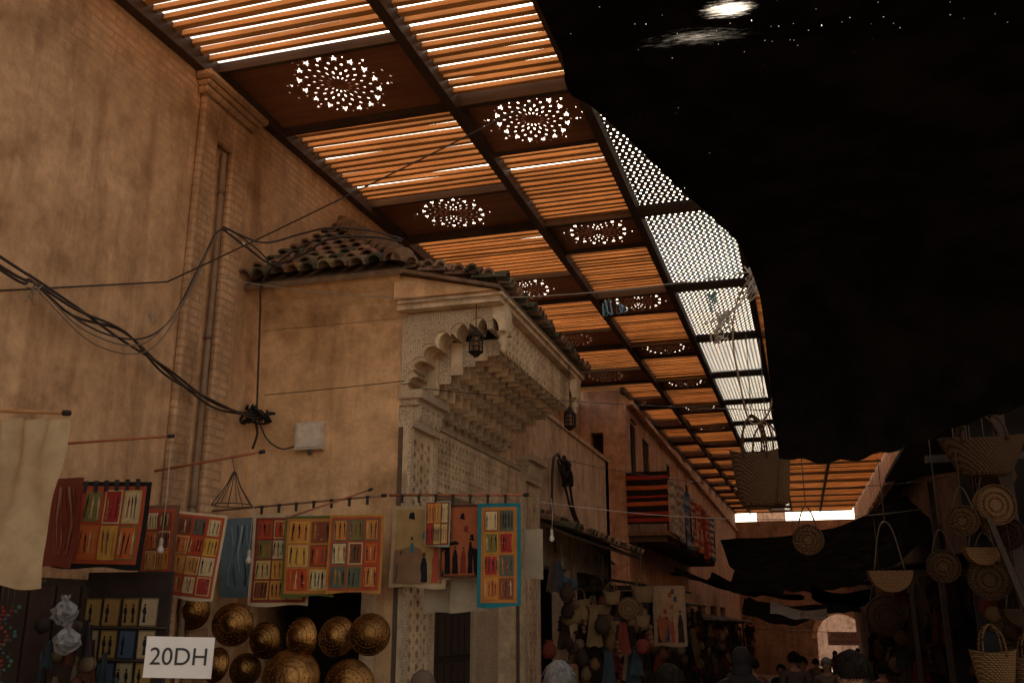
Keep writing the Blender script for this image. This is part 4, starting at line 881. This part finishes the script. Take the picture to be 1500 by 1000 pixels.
for r in range(4):
    for c in range(4):
        random.seed(r*7+c+40); x=-4.86+c*.155; z=2.12-r*.215; b=MB(); k=CP[(r*3+c*2+(r==1))%6] if r!=0 else CP[(0,3,0,1)[c]]
        b.box(-.066,.066,0,.006,-.19,0,tuple(q*.55 for q in k)); b.box(-.058,.058,-.003,-.0005,-.18,-.01,k)
        f=(.02,.02,.02)
        for q in range(random.choice((1,1,2))):
            cx=U(-.02,.02)+(-.02+.04*q); b.add([(cx-.008,-.006,-.06),(cx+.008,-.006,-.06),(cx+.016,-.006,-.1),(cx+.007,-.006,-.115),(cx+.014,-.006,-.165),(cx-.012,-.006,-.165),(cx-.006,-.006,-.115),(cx-.018,-.006,-.09)],[tuple(range(8))],f)
            b.add([(cx+.008*math.cos(t*.785),-.006,-.048+.010*math.sin(t*.785)) for t in range(8)],[tuple(range(8))],f)
        o=mobj('picture_card',b,M['attr']); o.location=(x,5.9,z); o.rotation_euler=(0,U(-.03,.03),U(-.06,.06)); tag(o,"small painted card with dark standing figure","card","painted cards on rack")
t=thing('card_rack',(-4.6,5.93,0),"dark board rack holding painted cards","rack")
boxpart('board',(-4.95,-4.25,5.92,5.95,0,2.3,(.045,.03,.025)),M['attr'],t)
for r in range(4): boxpart('ledge',(-4.95,-4.25,5.88,5.918,1.915-r*.215,1.925-r*.215,(.09,.06,.04)),M['attr'],t)
t=thing('price_sign',(-3.345,4.8,1.67),"white card price sign with black letters on stick","sign")
b=MB(); b.box(-3.535,-3.165,4.79,4.797,1.672,1.888); mobj('card',b,M['card'],t)
boxpart('stick',(-3.36,-3.34,4.798,4.81,.0,1.80,(.3,.2,.12)),M['attr'],t)
text("20DH",.13,(-3.35,4.787,1.78),M['ink'],t,ext=.001); t.rotation_euler=(0,.02,.34)
t=thing('goods_table',(-4.2,5.2,0),"dark low table set against the wall","table")
boxpart('table_top',(-4.9,-3.0,4.6,7.0,1.16,1.20,(.07,.045,.03)),M['attr'],t)
for x in (-4.85,-3.05):
    for y in (4.65,6.9): boxpart('leg',(x,x+.06,y,y+.06,0,1.159,(.05,.03,.02)),M['attr'],t)
b=MB()
for k in range(150):
    x,y=U(-4.8,-3.1),U(4.65,6.2); r=U(.015,.04); b.ball((x,y,1.2+r+U(0,.12)),r,random.choice([(.25,.05,.03),(.2,.13,.07),(.1,.08,.06),(.25,.15,.06),(.05,.08,.1),(.3,.24,.18)]),7)
clutter(b,40,(-4.95,-4.45),(5.3,5.7),(1.35,2.0),LP,.6,False)
o=mobj('trinket_heap',b,M['attr']); tag(o,"heap of small beads and trinkets on dark table","trinkets"); o["kind"]="stuff"
for k in range(9):
    random.seed(60+k); x=-4.98+.045*k; b=MB(); c=random.choice([(.28,.05,.03),(.3,.04,.04),(.25,.09,.05),(.06,.14,.12),(.3,.22,.15)])
    for q in range(26): b.ball((x+.03*math.sin(q*.9+k),4.9+.02*math.cos(q),2.05-q*.024),.011*U(.7,1.3),tuple(v*U(.5,1.1) for v in c),6)
    b.tube([(x,4.9,2.05),(x,4.9,2.2)],.003,(.1,.07,.05),4)
    o=mobj('bead_string',b,M['attr']); tag(o,"string of small coloured beads hanging at stall","beads","bead strings at the stall")
b=MB(); b.tube([(-5,4.9,2.2),(-4.4,4.9,2.2)],.01,(.1,.06,.04),6); o=mobj('hanging_rod',b,M['attr']); tag(o,"thin dark rod holding bead strings","rod","rods holding the goods")
for (x,z,r) in ((-4.50,2.03,.08),(-4.46,1.86,.085)):
    b=MB(); n=22
    prof=[(.001,-1),(.3,-.97),(.55,-.88),(.75,-.7),(.9,-.4),(.97,-.1),(.9,.2),(.7,.45),(.45,.62),(.2,.75),(.14,.82),(.25,.95),(.36,1.12)]
    vs=[]
    for rr,h in prof:
        for j in range(n):
            a=2*math.pi*j/n; q=1+.6*noise.noise(Vector((math.cos(a)*2.5,math.sin(a)*2.5,h*3+x*9)))+.35*noise.noise(Vector((math.cos(a)*6,math.sin(a)*6,h*7))); vs.append((x+rr*r*q*math.cos(a),5.2+rr*r*q*.8*math.sin(a),z+h*r+.01*math.sin(a*3+h)))
    b.add(vs,[(i*n+j,i*n+(j+1)%n,(i+1)*n+(j+1)%n,(i+1)*n+j) for i in range(len(prof)-1) for j in range(n)],(.36,.36,.36),0,False)
    o=mobj('plastic_bag',b,M['plastic']); tag(o,"knotted clear plastic bag of small goods","plastic bag","plastic bags at the stall")
# ---------------------------------------------------------------- people
def mkskin(name,V,E,parent,col,sub=2):
    me=bpy.data.meshes.new(name); bm=bmesh.new(); ly=bm.verts.layers.skin.verify()
    vs=[]
    for i,(co,r) in enumerate(V):
        v=bm.verts.new(co); v[ly].radius=(r,r) if isinstance(r,(int,float)) else r; v[ly].use_root=(i==0); vs.append(v)
    for a,c in E: bm.edges.new((vs[a],vs[c]))
    bm.to_mesh(me); bm.free()
    o=bpy.data.objects.new(name,me); link(o)
    md=o.modifiers.new('skin','SKIN'); md.use_smooth_shade=True
    s=o.modifiers.new('sub','SUBSURF'); s.levels=sub; s.render_levels=sub
    key='tone_%.2f_%.2f_%.2f'%col; mm=bpy.data.materials.get(key)
    if not mm:
        mm,ntx,bsx=newmat(key); nn=noi(ntx,coords(ntx),14,5)
        lk(ntx,ramp(ntx,nn,[(.3,tuple(q*.7 for q in col)),(.7,col)]),bsx.inputs['Base Color']); bsx.inputs['Roughness'].default_value=.85; bsx.inputs['Specular IOR Level'].default_value=.15
        bump(ntx,bsx,noi(ntx,coords(ntx,(1,1,.4)),18,4),.5,.02)
    me.materials.append(mm); o.parent=parent; return o
def person(loc,H,yaw,label,top,bottom,hair,hairkind='short',walk=.12,skin=(.42,.24,.16)):
    s=H/1.75; t=thing('person',loc,label,"person","people walking in the alley"); t.rotation_euler=(0,0,yaw)
    def S(*a): return (a[0]*s,a[1]*s,a[2]*s)
    V=[(S(0,0,.95),.13*s),(S(0,.01,1.12),.125*s),(S(0,.0,1.30),(.15*s,.115*s)),(S(0,0,1.43),(.10*s,.08*s)),(S(0,-.005,1.50),.052*s),(S(0,-.02,1.57),.075*s),(S(0,-.012,1.64),.092*s),(S(0,0,1.70),.068*s),
       (S(.19,0,1.40),.052*s),(S(.24,.02,1.13),.042*s),(S(.24,-.06,.88),.03*s),(S(.24,-.08,.80),(.022*s,.036*s)),
       (S(-.19,0,1.40),.052*s),(S(-.24,.02,1.13),.042*s),(S(-.24,.0,.87),.03*s),(S(-.24,-.02,.79),(.022*s,.036*s)),
       (S(.10,0,.86),.085*s),(S(.10,-walk*.6,.48),.06*s),(S(.10,-walk*.6+.03,.09),.038*s),(S(.10,-walk*.6-.12,.035),.03*s),
       (S(-.10,0,.86),.085*s),(S(-.10,walk*.3,.48),.06*s),(S(-.10,walk+.05,.09),.038*s),(S(-.10,walk-.10,.035),.03*s),
       (S(0,-.108,1.61),.014*s),(S(.088,.0,1.62),.016*s),(S(-.088,.0,1.62),.016*s)]
    E=[(0,1),(1,2),(2,3),(3,4),(4,5),(5,6),(6,7),(3,8),(8,9),(9,10),(10,11),(3,12),(12,13),(13,14),(14,15),(0,16),(16,17),(17,18),(18,19),(0,20),(20,21),(21,22),(22,23),(6,24),(6,25),(6,26)]
    for base,sx in ((11,1),(15,-1)):
        bx,by,bz=V[base][0]
        for k in range(4):
            i=len(V); oy=(-.027+.018*k)*s; l=(.055,.065,.06,.045)[k]*s
            V.append(((bx,by+oy,bz-.035*s),.009*s)); V.append(((bx-sx*.006*s,by+oy,bz-.035*s-l*.5),.008*s)); V.append(((bx-sx*.016*s,by+oy,bz-.035*s-l),.007*s)); E+=[(base,i),(i,i+1),(i+1,i+2)]
        i=len(V); V.append(((bx-sx*.02*s,by-.035*s,bz-.01*s),.010*s)); V.append(((bx-sx*.03*s,by-.045*s,bz-.05*s),.008*s)); E+=[(base,i),(i,i+1)]
    mkskin('body',V,E,t,skin,1)
    C=[(S(0,0,.90),.150*s),(S(0,.01,1.12),.15*s),(S(0,0,1.30),(.178*s,.14*s)),(S(0,0,1.425),(.12*s,.095*s)),(S(0,-.0,1.475),.068*s),(S(.195,0,1.40),.072*s),(S(.245,.02,1.13),.06*s),(S(.242,-.05,.92),.048*s),(S(-.195,0,1.40),.072*s),(S(-.245,.02,1.13),.06*s),(S(-.242,.0,.91),.048*s)]
    mkskin('jacket',C,[(0,1),(1,2),(2,3),(3,4),(3,5),(5,6),(6,7),(3,8),(8,9),(9,10)],t,top,2)
    T=[(S(0,0,.92),.135*s),(S(.10,0,.84),.10*s),(S(.10,-walk*.6,.48),.078*s),(S(.10,-walk*.6+.03,.12),.06*s),(S(-.10,0,.84),.10*s),(S(-.10,walk*.3,.48),.078*s),(S(-.10,walk+.05,.12),.06*s)]
    mkskin('trousers',T,[(0,1),(1,2),(2,3),(0,4),(4,5),(5,6)],t,bottom,2)
    b=MB(); vs=[];n=18;rows=10
    low=.66 if hairkind!='scarf' else .8
    for j in range(rows+1):
        ph=math.pi*low*j/rows
        for i in range(n):
            a=2*math.pi*i/n; fr=max(0,-math.sin(a)); pp=ph*(1-.42*fr)
            rr=.108*s*(1+.10*noise.noise(Vector((math.cos(a)*3,math.sin(a)*3,ph*4+H*7))))
            vs.append((rr*math.sin(pp)*math.cos(a)*.92,.012*s+rr*1.05*math.sin(pp)*math.sin(a),1.648*s+rr*1.10*math.cos(pp)))
    b.add(vs,[(j*n+i,j*n+(i+1)%n,(j+1)*n+(i+1)%n,(j+1)*n+i) for j in range(rows) for i in range(n)],hair,0,True)
    if hairkind=='scarf':
        b.lathe([(.10*s,1.50*s),(.15*s,1.44*s),(.19*s,1.36*s)],Matrix.Translation((0,.02*s,0)),18,hair,0,1.1,.85)
        b.lathe([(.09*s,1.60*s),(.105*s,1.54*s),(.10*s,1.50*s)],Matrix.Translation((0,.02*s,0)),18,hair)
    else:
        for k in range(600):
            a=U(0,2*math.pi); ph=U(0,math.pi*.62); fr=max(0,-math.sin(a)); ph*=1-.42*fr; r0=.106*s
            d=Vector((math.sin(ph)*math.cos(a)*.92,math.sin(ph)*math.sin(a)*1.05,math.cos(ph)*1.1)); p=Vector((0,.012*s,1.648*s))+d*r0; td=Vector((U(-1,1),U(-1,1),-.8)).normalized()
            b.tube([p,p+td*.022*s+d*.008,p+td*.048*s+d*.004],.0022*s,tuple(q*U(.5,1.5) for q in hair),3)
    mobj('hair' if hairkind!='scarf' else 'headscarf',b,M['cloth'],t,True)
    b=MB()
    for sx in (-1,1): b.ball((sx*.034*s,-.090*s,1.645*s),.011*s,(.03,.02,.015),8)
    b.box(-.024*s,.024*s,-.098*s,-.088*s,1.570*s,1.577*s,(.22,.07,.05)); mobj('face_detail',b,M['skin'],t,True)
    return t
GR=(.30,.28,.26);DK=(.02,.015,.012)
person((-1.74,7,0),1.68,math.pi+.2,"grey haired person in dark jacket walking away",(.05,.04,.04),(.03,.03,.04),GR)
person((-.96,7,0),1.67,math.pi-.1,"dark haired person in brown jacket walking away",(.09,.05,.035),(.04,.04,.05),DK)
person((.24,7,0),1.77,math.pi+.5,"dark haired man in grey shirt walking away",(.12,.11,.10),(.03,.03,.04),DK)
person((-2.77,7,0),1.60,math.pi-.3,"person in fur trimmed hood walking away",(.14,.10,.08),(.03,.03,.04),(.16,.11,.08),'scarf')
person((-.66,10,0),1.70,math.pi+.1,"woman in dark headscarf and long coat",(.03,.022,.02),(.02,.02,.02),(.025,.02,.02),'scarf')
tops=[(.1,.08,.07),(.20,.15,.12),(.05,.05,.06),(.14,.05,.04),(.24,.19,.15),(.04,.035,.03),(.12,.1,.06)]
nm=("dark jacket","pale top","navy jacket","red top","cream shirt","black coat","olive jacket")
for i,(x,y) in enumerate([(-.3,18),(.25,19.5),(.85,20),(-.9,16),(1.0,24),(.3,26),(-.4,28),(.9,31),(.1,34),(1.2,38),(.9,42),(2.1,50),(1.7,47),(-.2,22),(.55,15),(-1.3,19),(.6,22),(1.05,17),(.4,29),(-.7,24),(1.3,28)]):
    c=tops[i%7]; person((x,y,gz(y)),U(1.60,1.82),math.pi*(i%3!=1)+U(-.4,.4),"person in %s walking through the alley"%nm[i%7],c,(.03,.03,.04),random.choice([DK,DK,(.08,.05,.03),GR]),'scarf' if i%4==2 else 'short')
